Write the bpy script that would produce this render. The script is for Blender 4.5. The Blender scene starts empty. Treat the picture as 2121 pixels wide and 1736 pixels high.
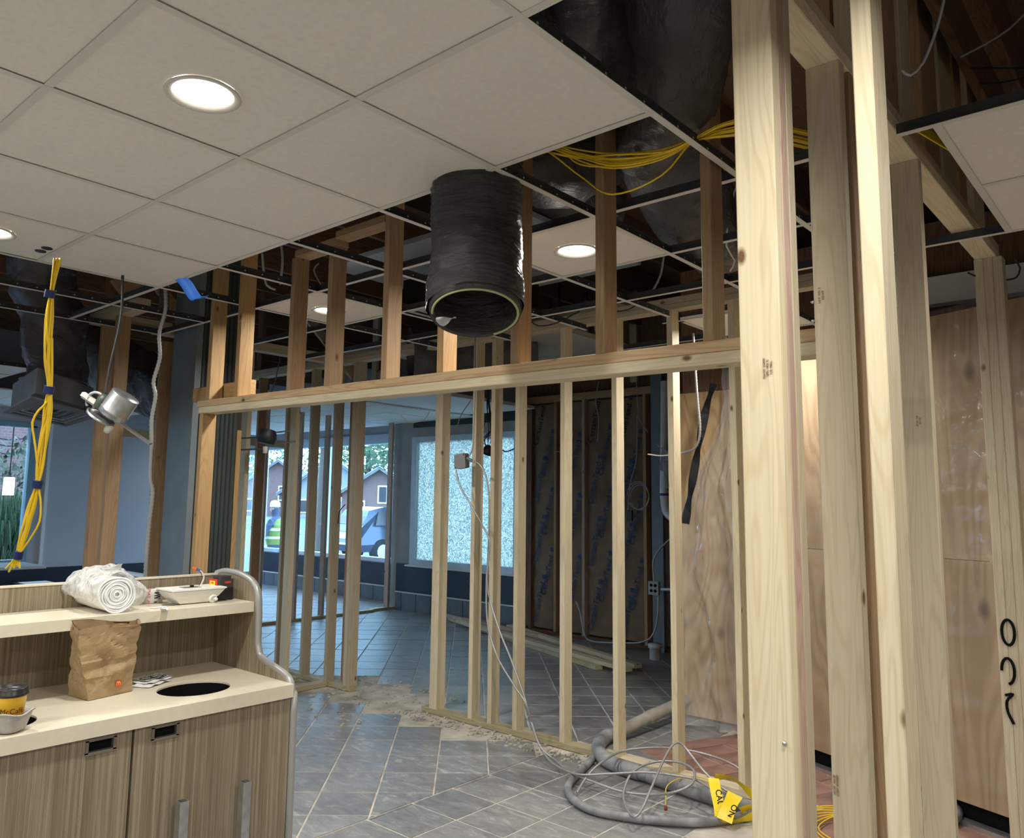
import bpy, math, random
from mathutils import Vector, Matrix, noise
random.seed(7)
sc = bpy.context.scene
COL = sc.collection
PI = math.pi
# ------------------------------------------------------------------ camera
S = 0.6096                      # two-foot ceiling module, metres
HC = 1.56                       # eye height
ZC = 2.6987                     # suspended ceiling height
YAW, PIT, ROL = 0.73, 0.1256, 0.0151
FPX = 1645.0; CX = 1060.5 - 54.5; CY = 868.0 - 35.8
fw = Vector((math.cos(PIT)*math.cos(YAW), math.cos(PIT)*math.sin(YAW), math.sin(PIT)))
rt = Vector((math.sin(YAW), -math.cos(YAW), 0)); up0 = rt.cross(fw)
RT = math.cos(ROL)*rt + math.sin(ROL)*up0
UP = -math.sin(ROL)*rt + math.cos(ROL)*up0
CAMP = Vector((-0.7387, -0.5054, HC))
cd = bpy.data.cameras.new('camera'); cam = bpy.data.objects.new('camera', cd); COL.objects.link(cam)
M = Matrix((RT, UP, -fw)).transposed().to_4x4(); M.translation = CAMP
cam.matrix_world = M
cd.sensor_fit = 'HORIZONTAL'; cd.sensor_width = 36.0; cd.lens = FPX/2121.0*36.0
cd.shift_x = -(CX-1060.5)/2121.0; cd.shift_y = (CY-868.0)/2121.0
cd.clip_start = 0.05; cd.clip_end = 400
sc.camera = cam
def ray(x, y):
    return fw + RT*((x-CX)/FPX) - UP*((y-CY)/FPX)
def onz(x, y, z):
    d = ray(x, y); return CAMP + d*((z-HC)/d.z)
def onx(x, y, X):
    d = ray(x, y); return CAMP + d*((X-CAMP.x)/d.x)
def ony(x, y, Y):
    d = ray(x, y); return CAMP + d*((Y-CAMP.y)/d.y)
def at(x, y, dep): return CAMP + ray(x, y)*dep
# ------------------------------------------------------------------ world, view
sc.view_settings.view_transform = 'Standard'; sc.view_settings.look = 'None'
sc.view_settings.exposure = 0.0; sc.view_settings.gamma = 1.0
sc.view_settings.use_curve_mapping = False
w = bpy.data.worlds.new('sky'); sc.world = w; w.use_nodes = True
bg = w.node_tree.nodes['Background']; bg.inputs[0].default_value = (0.44, 0.70, 1.0, 1); bg.inputs[1].default_value = 12.0
# recessed cans of the suspended ceiling (tile i, j): seen lamps, then added fill
LAMP_W = 21.0
LAMPS_SEEN = [(0, 2), (0, 5), (3, 2), (3, 5), (6, 2)]
LAMPS_FILL = [(-3, 2), (-3, 5), (-3, -1), (0, -1), (0, -4), (-3, -4), (-6, 2), (-6, -1), (-6, 5), (3, -2)]  # unseen cans at the grid spacing, added as fill light
def can_light(x, y, z, power):
    ld = bpy.data.lights.new('can_lamp', 'AREA'); ld.shape = 'DISK'; ld.size = 0.15; ld.energy = power
    ld.color = (1.0, 0.975, 0.93); ld.spread = math.radians(165)
    lo = bpy.data.objects.new('can_lamp', ld); COL.objects.link(lo); lo.location = (x, y, z); return lo
# ------------------------------------------------------------------ mesh tools
ORG = {}
class MB:
    def __init__(s): s.v = []; s.f = []; s.sm = []; s.mi = []
    def add(s, vs, fs, smooth=False, mi=0):
        o = len(s.v); s.v += [tuple(p) for p in vs]
        s.f += [tuple(i+o for i in f) for f in fs]; s.sm += [smooth]*len(fs); s.mi += [mi]*len(fs)
    def box(s, a, b, mi=0, bev=0.0, mat=None):
        x0, y0, z0 = a; x1, y1, z1 = b
        if bev <= 0:
            vs = [(x, y, z) for z in (z0, z1) for (x, y) in ((x0, y0), (x1, y0), (x1, y1), (x0, y1))]
            fs = [(3,2,1,0), (4,5,6,7), (0,1,5,4), (1,2,6,5), (2,3,7,6), (3,0,4,7)]
        else:   # long edges along z chamfered
            e = bev; r = [(x0+e,y0),(x1-e,y0),(x1,y0+e),(x1,y1-e),(x1-e,y1),(x0+e,y1),(x0,y1-e),(x0,y0+e)]
            vs = [(x, y, z0) for x, y in r] + [(x, y, z1) for x, y in r]
            fs = [tuple(range(7,-1,-1)), tuple(range(8,16))] + [(i, (i+1)%8, (i+1)%8+8, i+8) for i in range(8)]
        if mat is not None: vs = [mat @ Vector(p) for p in vs]
        s.add(vs, fs, False, mi)
    def obox(s, c, ux, uy, uz, mi=0):       # oriented box, half vectors
        c, ux, uy, uz = Vector(c), Vector(ux), Vector(uy), Vector(uz)
        vs = [c + ux*a + uy*b + uz*g for g in (-1, 1) for (a, b) in ((-1,-1), (1,-1), (1,1), (-1,1))]
        s.add(vs, [(3,2,1,0), (4,5,6,7), (0,1,5,4), (1,2,6,5), (2,3,7,6), (3,0,4,7)], False, mi)
    def tube(s, pts, r, n=8, cap=True, mi=0, smooth=True):
        pts = [Vector(p) for p in pts]; m = len(pts)
        rs = r if isinstance(r, (list, tuple)) else [r]*m
        t = [(pts[min(i+1, m-1)]-pts[max(i-1, 0)]).normalized() for i in range(m)]
        u = t[0].orthogonal().normalized(); vs = []
        for i in range(m):
            u = (u - t[i]*u.dot(t[i]))
            u = u.normalized() if u.length > 1e-6 else t[i].orthogonal().normalized()
            v = t[i].cross(u)
            for k in range(n):
                a = 2*PI*k/n; vs.append(pts[i] + (u*math.cos(a)+v*math.sin(a))*rs[i])
        fs = [(i*n+k, i*n+(k+1)%n, (i+1)*n+(k+1)%n, (i+1)*n+k) for i in range(m-1) for k in range(n)]
        s.add(vs, fs, smooth, mi)
        if cap:
            s.add(vs[:n], [tuple(range(n-1, -1, -1))], False, mi); s.add(vs[-n:], [tuple(range(n))], False, mi)
    def lathe(s, prof, n=24, c=(0,0,0), ax=None, mi=0, smooth=True, cap=True):
        c = Vector(c); ax = Vector(ax).normalized() if ax else Vector((0,0,1))
        u = ax.orthogonal().normalized(); v = ax.cross(u)
        vs = [c + ax*h + (u*math.cos(2*PI*k/n)+v*math.sin(2*PI*k/n))*r for r, h in prof for k in range(n)]
        fs = [(i*n+k, i*n+(k+1)%n, (i+1)*n+(k+1)%n, (i+1)*n+k) for i in range(len(prof)-1) for k in range(n)]
        s.add(vs, fs, smooth, mi)
        if not cap: return
        if prof[0][0] > 1e-6: s.add(vs[:n], [tuple(range(n-1, -1, -1))], False, mi)
        if prof[-1][0] > 1e-6: s.add(vs[-n:], [tuple(range(n))], False, mi)
    def prism(s, poly, ax, h, mi=0):        # poly: 3d points in a plane, extruded by vector
        poly = [Vector(p) for p in poly]; hv = Vector(h); n = len(poly)
        vs = poly + [p+hv for p in poly]
        s.add(vs, [tuple(range(n-1, -1, -1)), tuple(range(n, 2*n))] + [(i, (i+1)%n, (i+1)%n+n, i+n) for i in range(n)], False, mi)
    def grid(s, fn, nu, nv, smooth=True, mi=0):
        vs = [fn(i/nu, j/nv) for j in range(nv+1) for i in range(nu+1)]
        fs = [(j*(nu+1)+i, j*(nu+1)+i+1, (j+1)*(nu+1)+i+1, (j+1)*(nu+1)+i) for j in range(nv) for i in range(nu)]
        s.add(vs, fs, smooth, mi)
    def build(s, name, mats, parent=None, origin=None, fix=True):
        me = bpy.data.meshes.new(name)
        o = Vector(origin) if origin is not None else Vector((0, 0, 0))
        me.from_pydata([tuple(Vector(p)-o) for p in s.v], [], s.f)
        me.polygons.foreach_set('use_smooth', s.sm); me.polygons.foreach_set('material_index', s.mi)
        for m in (mats if isinstance(mats, (list, tuple)) else [mats]): me.materials.append(m)
        me.update()
        ob = bpy.data.objects.new(name, me); COL.objects.link(ob)
        ob.location = o; ORG[ob.name] = o.copy()
        if parent is not None:
            ob.parent = parent; ob.location = o - ORG[parent.name]
        return ob
def tag(o, label=None, cat=None, group=None, kind=None):
    if label: o['label'] = label
    if cat: o['category'] = cat
    if group: o['group'] = group
    if kind: o['kind'] = kind
    return o
def empty(name, loc, label=None, cat=None, group=None, kind=None):
    o = bpy.data.objects.new(name, None); COL.objects.link(o); o.location = loc
    o.empty_display_size = 0.1; ORG[o.name] = Vector(loc)
    return tag(o, label, cat, group, kind)
def catmull(P, step=0.02):
    P = [Vector(p) for p in P]; out = []
    Q = [P[0]*2-P[1]] + P + [P[-1]*2-P[-2]]
    for i in range(1, len(Q)-2):
        a, b, c, d = Q[i-1:i+3]; n = max(2, int((c-b).length/step))
        for k in range(n):
            t = k/n
            out.append(0.5*((2*b)+(-a+c)*t+(2*a-5*b+4*c-d)*t*t+(-a+3*b-3*c+d)*t**3))
    out.append(P[-1]); return out
def resample(pts, step):
    out = [pts[0]]; acc = 0
    for a, b in zip(pts, pts[1:]):
        L = (b-a).length; t = step-acc
        while t < L: out.append(a+(b-a)*(t/L)); t += step
        acc = (acc+L) % step
    out.append(pts[-1]); return out
def text_mesh(txt, size, depth=0.0005, bold=False, align='CENTER', space=1.0):
    c = bpy.data.curves.new('lettering', 'FONT'); c.body = txt; c.size = size; c.extrude = depth
    c.align_x = align; c.align_y = 'CENTER'; c.space_character = space; c.resolution_u = 3
    if bold: c.offset = size*0.012
    o = bpy.data.objects.new('lettering', c); COL.objects.link(o)
    bpy.context.view_layer.update()
    me = bpy.data.meshes.new_from_object(o)
    vs = [v.co.copy() for v in me.vertices]; fs = [tuple(p.vertices) for p in me.polygons]
    bpy.data.objects.remove(o); bpy.data.curves.remove(c); bpy.data.meshes.remove(me)
    return vs, fs
def lettering(name, txt, size, mat, center, right, upv, parent=None, bold=False, warp=None, space=1.0):
    vs, fs = text_mesh(txt, size, bold=bold, space=space)
    right = Vector(right).normalized(); upv = Vector(upv).normalized(); nrm = right.cross(upv)
    c = Vector(center); mb = MB()
    if warp: P = [warp(v) for v in vs]
    else: P = [c + right*v.x + upv*v.y + nrm*v.z for v in vs]
    mb.add(P, fs); return mb.build(name, mat, parent, origin=c)
# ------------------------------------------------------------------ materials
def newmat(name):
    m = bpy.data.materials.new(name); m.use_nodes = True; nt = m.node_tree
    return m, nt, nt.nodes['Principled BSDF']
def N(nt, t, **kw):
    n = nt.nodes.new(t)
    for k, v in kw.items():
        if k.startswith('i_'):
            n.inputs[int(k[2:]) if k[2:].isdigit() else k[2:]].default_value = v
        else: setattr(n, k, v)
    return n
def srgb(r, g, b):
    f = lambda c: (c/255/12.92) if c <= 10 else ((c/255+0.055)/1.055)**2.4
    return (f(r), f(g), f(b), 1)
def plain(name, col, rough=0.5, metal=0.0, var=0.08, scale=6.0, bump=0.0, bscale=60.0, spec=0.5):
    m, nt, p = newmat(name)
    tc = N(nt, 'ShaderNodeTexCoord'); n = N(nt, 'ShaderNodeTexNoise'); n.inputs['Scale'].default_value = scale
    n.inputs['Detail'].default_value = 5
    nt.links.new(tc.outputs['Object'], n.inputs['Vector'])
    r = N(nt, 'ShaderNodeValToRGB'); e = r.color_ramp.elements
    e[0].position = 0.3; e[1].position = 0.7
    e[0].color = tuple(c*(1-var) for c in col[:3])+(1,); e[1].color = tuple(min(1, c*(1+var)) for c in col[:3])+(1,)
    nt.links.new(n.outputs[0], r.inputs[0]); nt.links.new(r.outputs[0], p.inputs['Base Color'])
    p.inputs['Roughness'].default_value = rough; p.inputs['Metallic'].default_value = metal
    p.inputs['Specular IOR Level'].default_value = spec
    if bump:
        n2 = N(nt, 'ShaderNodeTexNoise'); n2.inputs['Scale'].default_value = bscale; n2.inputs['Detail'].default_value = 6
        nt.links.new(tc.outputs['Object'], n2.inputs['Vector'])
        b = N(nt, 'ShaderNodeBump'); b.inputs['Strength'].default_value = bump; b.inputs['Distance'].default_value = 0.01
        nt.links.new(n2.outputs[0], b.inputs['Height']); nt.links.new(b.outputs[0], p.inputs['Normal'])
    return m
def wood(name, light, dark, knotc=(0.16, 0.08, 0.035, 1), knots=True, rough=0.62, contrast=1.0, axis='Z'):
    """sawn softwood, grain along local z"""
    m, nt, p = newmat(name); L = nt.links
    tc = N(nt, 'ShaderNodeTexCoord'); oi = N(nt, 'ShaderNodeObjectInfo')
    mul = N(nt, 'ShaderNodeMath', operation='MULTIPLY', i_1=37.0); L.new(oi.outputs['Random'], mul.inputs[0])
    cmb = N(nt, 'ShaderNodeCombineXYZ'); L.new(mul.outputs[0], cmb.inputs[0]); L.new(mul.outputs[0], cmb.inputs[2])
    add = N(nt, 'ShaderNodeVectorMath', operation='ADD'); L.new(tc.outputs['Object'], add.inputs[0]); L.new(cmb.outputs[0], add.inputs[1])
    mp = N(nt, 'ShaderNodeMapping'); mp.inputs['Scale'].default_value = (7.0, 7.0, 0.55); L.new(add.outputs[0], mp.inputs[0])
    n1 = N(nt, 'ShaderNodeTexNoise'); n1.inputs['Scale'].default_value = 1.4; n1.inputs['Detail'].default_value = 2; n1.inputs['Distortion'].default_value = 0.4
    L.new(mp.outputs[0], n1.inputs['Vector'])
    # growth rings from contour lines of a slow noise
    k = N(nt, 'ShaderNodeMath', operation='MULTIPLY', i_1=95.0); L.new(n1.outputs[0], k.inputs[0])
    sn = N(nt, 'ShaderNodeMath', operation='SINE'); L.new(k.outputs[0], sn.inputs[0])
    mr = N(nt, 'ShaderNodeMapRange'); mr.inputs['From Min'].default_value = 0.1; mr.inputs['From Max'].default_value = 1.0
    mr.inputs['To Max'].default_value = 0.5*contrast
    L.new(sn.outputs[0], mr.inputs[0])
    mp2 = N(nt, 'ShaderNodeMapping'); mp2.inputs['Scale'].default_value = (160, 160, 3.0); L.new(add.outputs[0], mp2.inputs[0])
    n2 = N(nt, 'ShaderNodeTexNoise'); n2.inputs['Scale'].default_value = 1.0; n2.inputs['Detail'].default_value = 3; L.new(mp2.outputs[0], n2.inputs['Vector'])
    mr2 = N(nt, 'ShaderNodeMapRange'); mr2.inputs['From Min'].default_value = 0.35; mr2.inputs['From Max'].default_value = 0.75; mr2.inputs['To Max'].default_value = 0.35
    L.new(n2.outputs[0], mr2.inputs[0])
    sm = N(nt, 'ShaderNodeMath', operation='ADD', use_clamp=True); L.new(mr.outputs[0], sm.inputs[0]); L.new(mr2.outputs[0], sm.inputs[1])
    mx = N(nt, 'ShaderNodeMix', data_type='RGBA'); mx.inputs[6].default_value = light; mx.inputs[7].default_value = dark
    L.new(sm.outputs[0], mx.inputs[0]); out = mx.outputs[2]
    # board to board tone
    hv = N(nt, 'ShaderNodeHueSaturation'); mv = N(nt, 'ShaderNodeMapRange'); mv.inputs['To Min'].default_value = 0.82; mv.inputs['To Max'].default_value = 1.08
    L.new(oi.outputs['Random'], mv.inputs[0]); L.new(mv.outputs[0], hv.inputs['Value']); L.new(out, hv.inputs['Color']); out = hv.outputs[0]
    if knots:
        mp3 = N(nt, 'ShaderNodeMapping'); mp3.inputs['Scale'].default_value = (9.0, 9.0, 5.0); L.new(add.outputs[0], mp3.inputs[0])
        vo = N(nt, 'ShaderNodeTexVoronoi'); vo.inputs['Scale'].default_value = 0.8; L.new(mp3.outputs[0], vo.inputs['Vector'])
        r = N(nt, 'ShaderNodeValToRGB'); e = r.color_ramp.elements
        e[0].position = 0.045; e[0].color = (1,1,1,1); e[1].position = 0.10; e[1].color = (0,0,0,1)
        L.new(vo.outputs['Distance'], r.inputs[0])
        m2 = N(nt, 'ShaderNodeMix', data_type='RGBA'); m2.inputs[7].default_value = knotc
        L.new(r.outputs[0], m2.inputs[0]); L.new(out, m2.inputs[6]); out = m2.outputs[2]
    L.new(out, p.inputs['Base Color']); p.inputs['Roughness'].default_value = rough
    p.inputs['Specular IOR Level'].default_value = 0.25
    b = N(nt, 'ShaderNodeBump'); b.inputs['Strength'].default_value = 0.15; b.inputs['Distance'].default_value = 0.004
    L.new(sm.outputs[0], b.inputs['Height']); L.new(b.outputs[0], p.inputs['Normal'])
    return m
SPRUCE = wood('spruce', (0.68, 0.59, 0.41, 1), (0.52, 0.40, 0.24, 1), contrast=.7)
SPRUCE_GREY = wood('weathered_spruce', (0.57, 0.485, 0.345, 1), (0.43, 0.335, 0.215, 1), contrast=.7)
FIR = wood('fir', (0.42, 0.28, 0.16, 1), (0.29, 0.17, 0.09, 1), contrast=.8)
FIR_ORANGE = wood('orange_fir', (0.52, 0.33, 0.15, 1), (0.37, 0.21, 0.085, 1), contrast=.8)
PINKWOOD = wood('pink_spruce', (0.52, 0.38, 0.30, 1), (0.38, 0.25, 0.18, 1))
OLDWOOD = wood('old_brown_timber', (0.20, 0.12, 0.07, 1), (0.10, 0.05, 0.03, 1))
TREATED = wood('treated_lumber', (0.46, 0.41, 0.25, 1), (0.33, 0.28, 0.16, 1))
def veneer(name, a, b, c):
    m, nt, p = newmat(name); L = nt.links
    tc = N(nt, 'ShaderNodeTexCoord')
    mp = N(nt, 'ShaderNodeMapping'); mp.inputs['Scale'].default_value = (260, 260, 3.2); L.new(tc.outputs['Object'], mp.inputs[0])
    n = N(nt, 'ShaderNodeTexNoise'); n.inputs['Scale'].default_value = 1; n.inputs['Detail'].default_value = 4; n.inputs['Roughness'].default_value = 0.7; L.new(mp.outputs[0], n.inputs['Vector'])
    mp2 = N(nt, 'ShaderNodeMapping'); mp2.inputs['Scale'].default_value = (110, 110, 0.8); L.new(tc.outputs['Object'], mp2.inputs[0])
    n2 = N(nt, 'ShaderNodeTexNoise'); n2.inputs['Scale'].default_value = 1; n2.inputs['Detail'].default_value = 3; L.new(mp2.outputs[0], n2.inputs['Vector'])
    s = N(nt, 'ShaderNodeMath', operation='ADD'); L.new(n.outputs[0], s.inputs[0]); L.new(n2.outputs[0], s.inputs[1])
    h = N(nt, 'ShaderNodeMath', operation='MULTIPLY', i_1=0.5); L.new(s.outputs[0], h.inputs[0])
    r = N(nt, 'ShaderNodeValToRGB'); e = r.color_ramp.elements
    e[0].position = 0.36; e[0].color = a; e[1].position = 0.62; e[1].color = c
    e2 = r.color_ramp.elements.new(0.5); e2.color = b
    L.new(h.outputs[0], r.inputs[0]); L.new(r.outputs[0], p.inputs['Base Color'])
    p.inputs['Roughness'].default_value = 0.45; p.inputs['Specular IOR Level'].default_value = 0.35
    return m
VENEER = veneer('laminate_veneer', srgb(106, 94, 74), srgb(134, 122, 100), srgb(157, 146, 122))
CORIAN = plain('solid_surface', srgb(214, 206, 184), 0.35, var=0.03, scale=40)
ALU = plain('brushed_aluminium_edge', (0.36, 0.36, 0.34, 1), 0.42, 0.35, 0.04)
STEEL = plain('galvanised_steel', (0.52, 0.54, 0.55, 1), 0.35, 0.9, 0.15, 25)
DARKSTEEL = plain('dark_grid_steel', (0.05, 0.055, 0.06, 1), 0.5, 0.3, 0.2, 30)
WHITEMETAL = plain('white_grid_enamel', srgb(208, 205, 198), 0.45, 0, 0.03)
TILE = plain('ceiling_tile', srgb(224, 220, 213), 0.9, 0, 0.035, 45, 0.25, 300)
BLACKPL = None
def film(name, col, rough, ridge, rscale, coat=0.0):
    """thin plastic film wrinkled round a duct"""
    m, nt, p = newmat(name); L = nt.links
    tc = N(nt, 'ShaderNodeTexCoord')
    mp = N(nt, 'ShaderNodeMapping'); mp.inputs['Scale'].default_value = (6, 6, rscale); L.new(tc.outputs['Object'], mp.inputs[0])
    n = N(nt, 'ShaderNodeTexNoise'); n.inputs['Scale'].default_value = 1; n.inputs['Detail'].default_value = 8; n.inputs['Roughness'].default_value = 0.65; n.inputs['Distortion'].default_value = 0.6
    L.new(mp.outputs[0], n.inputs['Vector'])
    b = N(nt, 'ShaderNodeBump'); b.inputs['Strength'].default_value = ridge; b.inputs['Distance'].default_value = 0.03
    L.new(n.outputs[0], b.inputs['Height']); L.new(b.outputs[0], p.inputs['Normal'])
    p.inputs['Base Color'].default_value = col; p.inputs['Roughness'].default_value = rough
    p.inputs['Specular IOR Level'].default_value = 0.6
    return m
BLACKFILM = film('black_duct_film', (0.030, 0.028, 0.030, 1), 0.17, 1.0, 26)
BLACKFILM2 = film('slack_duct_film', (0.06, 0.055, 0.057, 1), 0.22, 1.0, 9)
BLACK = plain('flat_black', (0.006, 0.006, 0.006, 1), 0.9, 0, 0.1, spec=0.1)
BLACKGLOSS = plain('black_plastic', (0.012, 0.012, 0.014, 1), 0.3, 0, 0.1)
DARKTRIM = plain('dark_trim', (0.02, 0.022, 0.026, 1), 0.5, 0, 0.1)
YELLOW = plain('yellow_cable_jacket', (0.85, 0.58, 0.02, 1), 0.4, 0, 0.05)
BLUETAPE = plain('blue_painter_tape', (0.02, 0.13, 0.52, 1), 0.6)
NAVY = plain('navy_tie', (0.01, 0.02, 0.12, 1), 0.5)
PVCGREY = plain('dusty_grey_pvc', (0.24, 0.245, 0.25, 1), 0.6, 0, 0.45, 9)
PVCBEIGE = plain('dust_caked_conduit', (0.36, 0.33, 0.28, 1), 0.75, 0, 0.25, 8)
WHITEPVC = plain('white_pvc', (0.62, 0.62, 0.64, 1), 0.4)
WHITEP = plain('white_plastic', (0.80, 0.78, 0.72, 1), 0.4, 0, 0.03)
WIREGREY = plain('grey_wire', (0.35, 0.35, 0.35, 1), 0.5)
COLGREY = plain('primer_grey_steel', (0.17, 0.20, 0.215, 1), 0.55, 0.1, 0.12, 5)
COLDARK = plain('dark_green_grey_siding', (0.035, 0.045, 0.042, 1), 0.6, 0, 0.15, 5)
WALLGREY = plain('grey_painted_wall', (0.46, 0.47, 0.50, 1), 0.8, 0, 0.03, 2)
WALLBEIGE = plain('raw_drywall', (0.33, 0.31, 0.29, 1), 0.9, 0, 0.12, 3)
WALLWHITE = plain('white_painted_wall', (0.80, 0.80, 0.79, 1), 0.8, 0, 0.03, 2)
NAVYPANEL = plain('dark_navy_wainscot', (0.016, 0.022, 0.038, 1), 0.5, 0, 0.1)
SLATE = plain('slate_base_tile', (0.12, 0.14, 0.16, 1), 0.5, 0, 0.15, 8)
PAPER = plain('paper', (0.75, 0.74, 0.72, 1), 0.8)
KRAFT = plain('kraft_paper', (0.36, 0.25, 0.13, 1), 0.75, 0, 0.08, 14, 0.35, 26)
KRAFTIN = plain('kraft_inside', (0.30, 0.20, 0.10, 1), 0.8)
RED = plain('red_print', (0.62, 0.05, 0.02, 1), 0.5)
INK = plain('black_ink', (0.015, 0.015, 0.02, 1), 0.8)
INKSTAMP = plain('grade_stamp_ink', (0.30, 0.22, 0.14, 1), 0.8)
INKBLUE = plain('blue_ink', (0.02, 0.05, 0.15, 1), 0.7)
GOLD = plain('yellow_print', (0.95, 0.62, 0.15, 1), 0.5)
def floor_tile_mat():
    m, nt, p = newmat('slate_floor_tile'); L = nt.links
    tc = N(nt, 'ShaderNodeTexCoord'); oi = N(nt, 'ShaderNodeObjectInfo'); geo = N(nt, 'ShaderNodeNewGeometry')
    mul = N(nt, 'ShaderNodeMath', operation='MULTIPLY', i_1=50.0); L.new(oi.outputs['Random'], mul.inputs[0])
    cmb = N(nt, 'ShaderNodeCombineXYZ'); L.new(mul.outputs[0], cmb.inputs[0])
    add = N(nt, 'ShaderNodeVectorMath', operation='ADD'); L.new(geo.outputs['Position'], add.inputs[0]); L.new(cmb.outputs[0], add.inputs[1])
    mp = N(nt, 'ShaderNodeMapping'); mp.inputs['Rotation'].default_value = (0, 0, 0.73); mp.inputs['Scale'].default_value = (2.6, 1.0, 1); L.new(add.outputs[0], mp.inputs[0])
    n = N(nt, 'ShaderNodeTexNoise'); n.inputs['Scale'].default_value = 7; n.inputs['Detail'].default_value = 10; n.inputs['Roughness'].default_value = 0.72; n.inputs['Distortion'].default_value = 0.8
    L.new(mp.outputs[0], n.inputs['Vector'])
    r = N(nt, 'ShaderNodeValToRGB'); e = r.color_ramp.elements
    e[0].position = 0.3; e[0].color = (0.125, 0.127, 0.13, 1); e[1].position = 0.74; e[1].color = (0.52, 0.505, 0.46, 1)
    e2 = r.color_ramp.elements.new(0.55); e2.color = (0.235, 0.236, 0.235, 1)
    L.new(n.outputs[0], r.inputs[0])
    # building dust trodden over the whole floor
    n3 = N(nt, 'ShaderNodeTexNoise'); n3.inputs['Scale'].default_value = 0.9; n3.inputs['Detail'].default_value = 6; L.new(geo.outputs['Position'], n3.inputs['Vector'])
    mr = N(nt, 'ShaderNodeMapRange'); mr.inputs['From Min'].default_value = 0.45; mr.inputs['From Max'].default_value = 0.75; mr.inputs['To Max'].default_value = 0.6
    L.new(n3.outputs[0], mr.inputs[0])
    mx = N(nt, 'ShaderNodeMix', data_type='RGBA'); mx.inputs[7].default_value = (0.38, 0.365, 0.335, 1)
    L.new(mr.outputs[0], mx.inputs[0]); L.new(r.outputs[0], mx.inputs[6])
    hv = N(nt, 'ShaderNodeHueSaturation'); mv = N(nt, 'ShaderNodeMapRange'); mv.inputs['To Min'].default_value = 0.85; mv.inputs['To Max'].default_value = 1.15
    L.new(oi.outputs['Random'], mv.inputs[0]); L.new(mv.outputs[0], hv.inputs['Value']); L.new(mx.outputs[2], hv.inputs['Color'])
    L.new(hv.outputs[0], p.inputs['Base Color'])
    rr = N(nt, 'ShaderNodeMapRange'); rr.inputs['To Min'].default_value = 0.24; rr.inputs['To Max'].default_value = 0.48; L.new(n.outputs[0], rr.inputs[0]); L.new(rr.outputs[0], p.inputs['Roughness'])
    b = N(nt, 'ShaderNodeBump'); b.inputs['Strength'].default_value = 0.35; b.inputs['Distance'].default_value = 0.006; L.new(n.outputs[0], b.inputs['Height']); L.new(b.outputs[0], p.inputs['Normal'])
    return m
FTILE = floor_tile_mat()
GROUT = plain('sandy_mortar', (0.50, 0.465, 0.395, 1), 0.95, 0, 0.3, 7, 0.5, 40)
REDTILE = plain('red_quarry_tile', (0.27, 0.15, 0.115, 1), 0.6, 0, 0.3, 6, 0.1, 60)
def plywood(nm='plywood', g=1.0):
    m, nt, p = newmat(nm); L = nt.links
    tc = N(nt, 'ShaderNodeTexCoord')
    mp = N(nt, 'ShaderNodeMapping'); mp.inputs['Scale'].default_value = (2.6, 2.6, 0.42); L.new(tc.outputs['Object'], mp.inputs[0])
    n = N(nt, 'ShaderNodeTexNoise'); n.inputs['Scale'].default_value = 1.5; n.inputs['Detail'].default_value = 1.5; n.inputs['Distortion'].default_value = 0.5; L.new(mp.outputs[0], n.inputs['Vector'])
    k = N(nt, 'ShaderNodeMath', operation='MULTIPLY', i_1=75.0); L.new(n.outputs[0], k.inputs[0])
    s = N(nt, 'ShaderNodeMath', operation='SINE'); L.new(k.outputs[0], s.inputs[0])
    mr = N(nt, 'ShaderNodeMapRange'); mr.inputs['From Min'].default_value = -0.6; mr.inputs['To Max'].default_value = 0.62; L.new(s.outputs[0], mr.inputs[0])
    mx = N(nt, 'ShaderNodeMix', data_type='RGBA'); mx.inputs[6].default_value = (0.44*g, 0.295*g, 0.15*g, 1); mx.inputs[7].default_value = (0.30*g, 0.18*g, 0.08*g, 1)
    L.new(mr.outputs[0], mx.inputs[0])
    mp3 = N(nt, 'ShaderNodeMapping'); mp3.inputs['Scale'].default_value = (3.2, 3.2, 2.0); L.new(tc.outputs['Object'], mp3.inputs[0])
    vo = N(nt, 'ShaderNodeTexVoronoi'); vo.inputs['Scale'].default_value = 1.0; L.new(mp3.outputs[0], vo.inputs['Vector'])
    r = N(nt, 'ShaderNodeValToRGB'); e = r.color_ramp.elements; e[0].position = 0.07; e[0].color = (1,1,1,1); e[1].position = 0.15; e[1].color = (0,0,0,1); L.new(vo.outputs['Distance'], r.inputs[0])
    m2 = N(nt, 'ShaderNodeMix', data_type='RGBA'); m2.inputs[7].default_value = (0.13, 0.07, 0.035, 1); L.new(r.outputs[0], m2.inputs[0]); L.new(mx.outputs[2], m2.inputs[6])
    L.new(m2.outputs[2], p.inputs['Base Color']); p.inputs['Roughness'].default_value = 0.6
    return m
PLY = plywood()
def two_sided_fresnel(nt, ior):
    g = N(nt, 'ShaderNodeNewGeometry'); mr = N(nt, 'ShaderNodeMapRange'); mr.inputs['To Min'].default_value = ior; mr.inputs['To Max'].default_value = 1/ior
    fr = N(nt, 'ShaderNodeFresnel'); nt.links.new(g.outputs['Backfacing'], mr.inputs[0]); nt.links.new(mr.outputs[0], fr.inputs[0]); return fr
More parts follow.
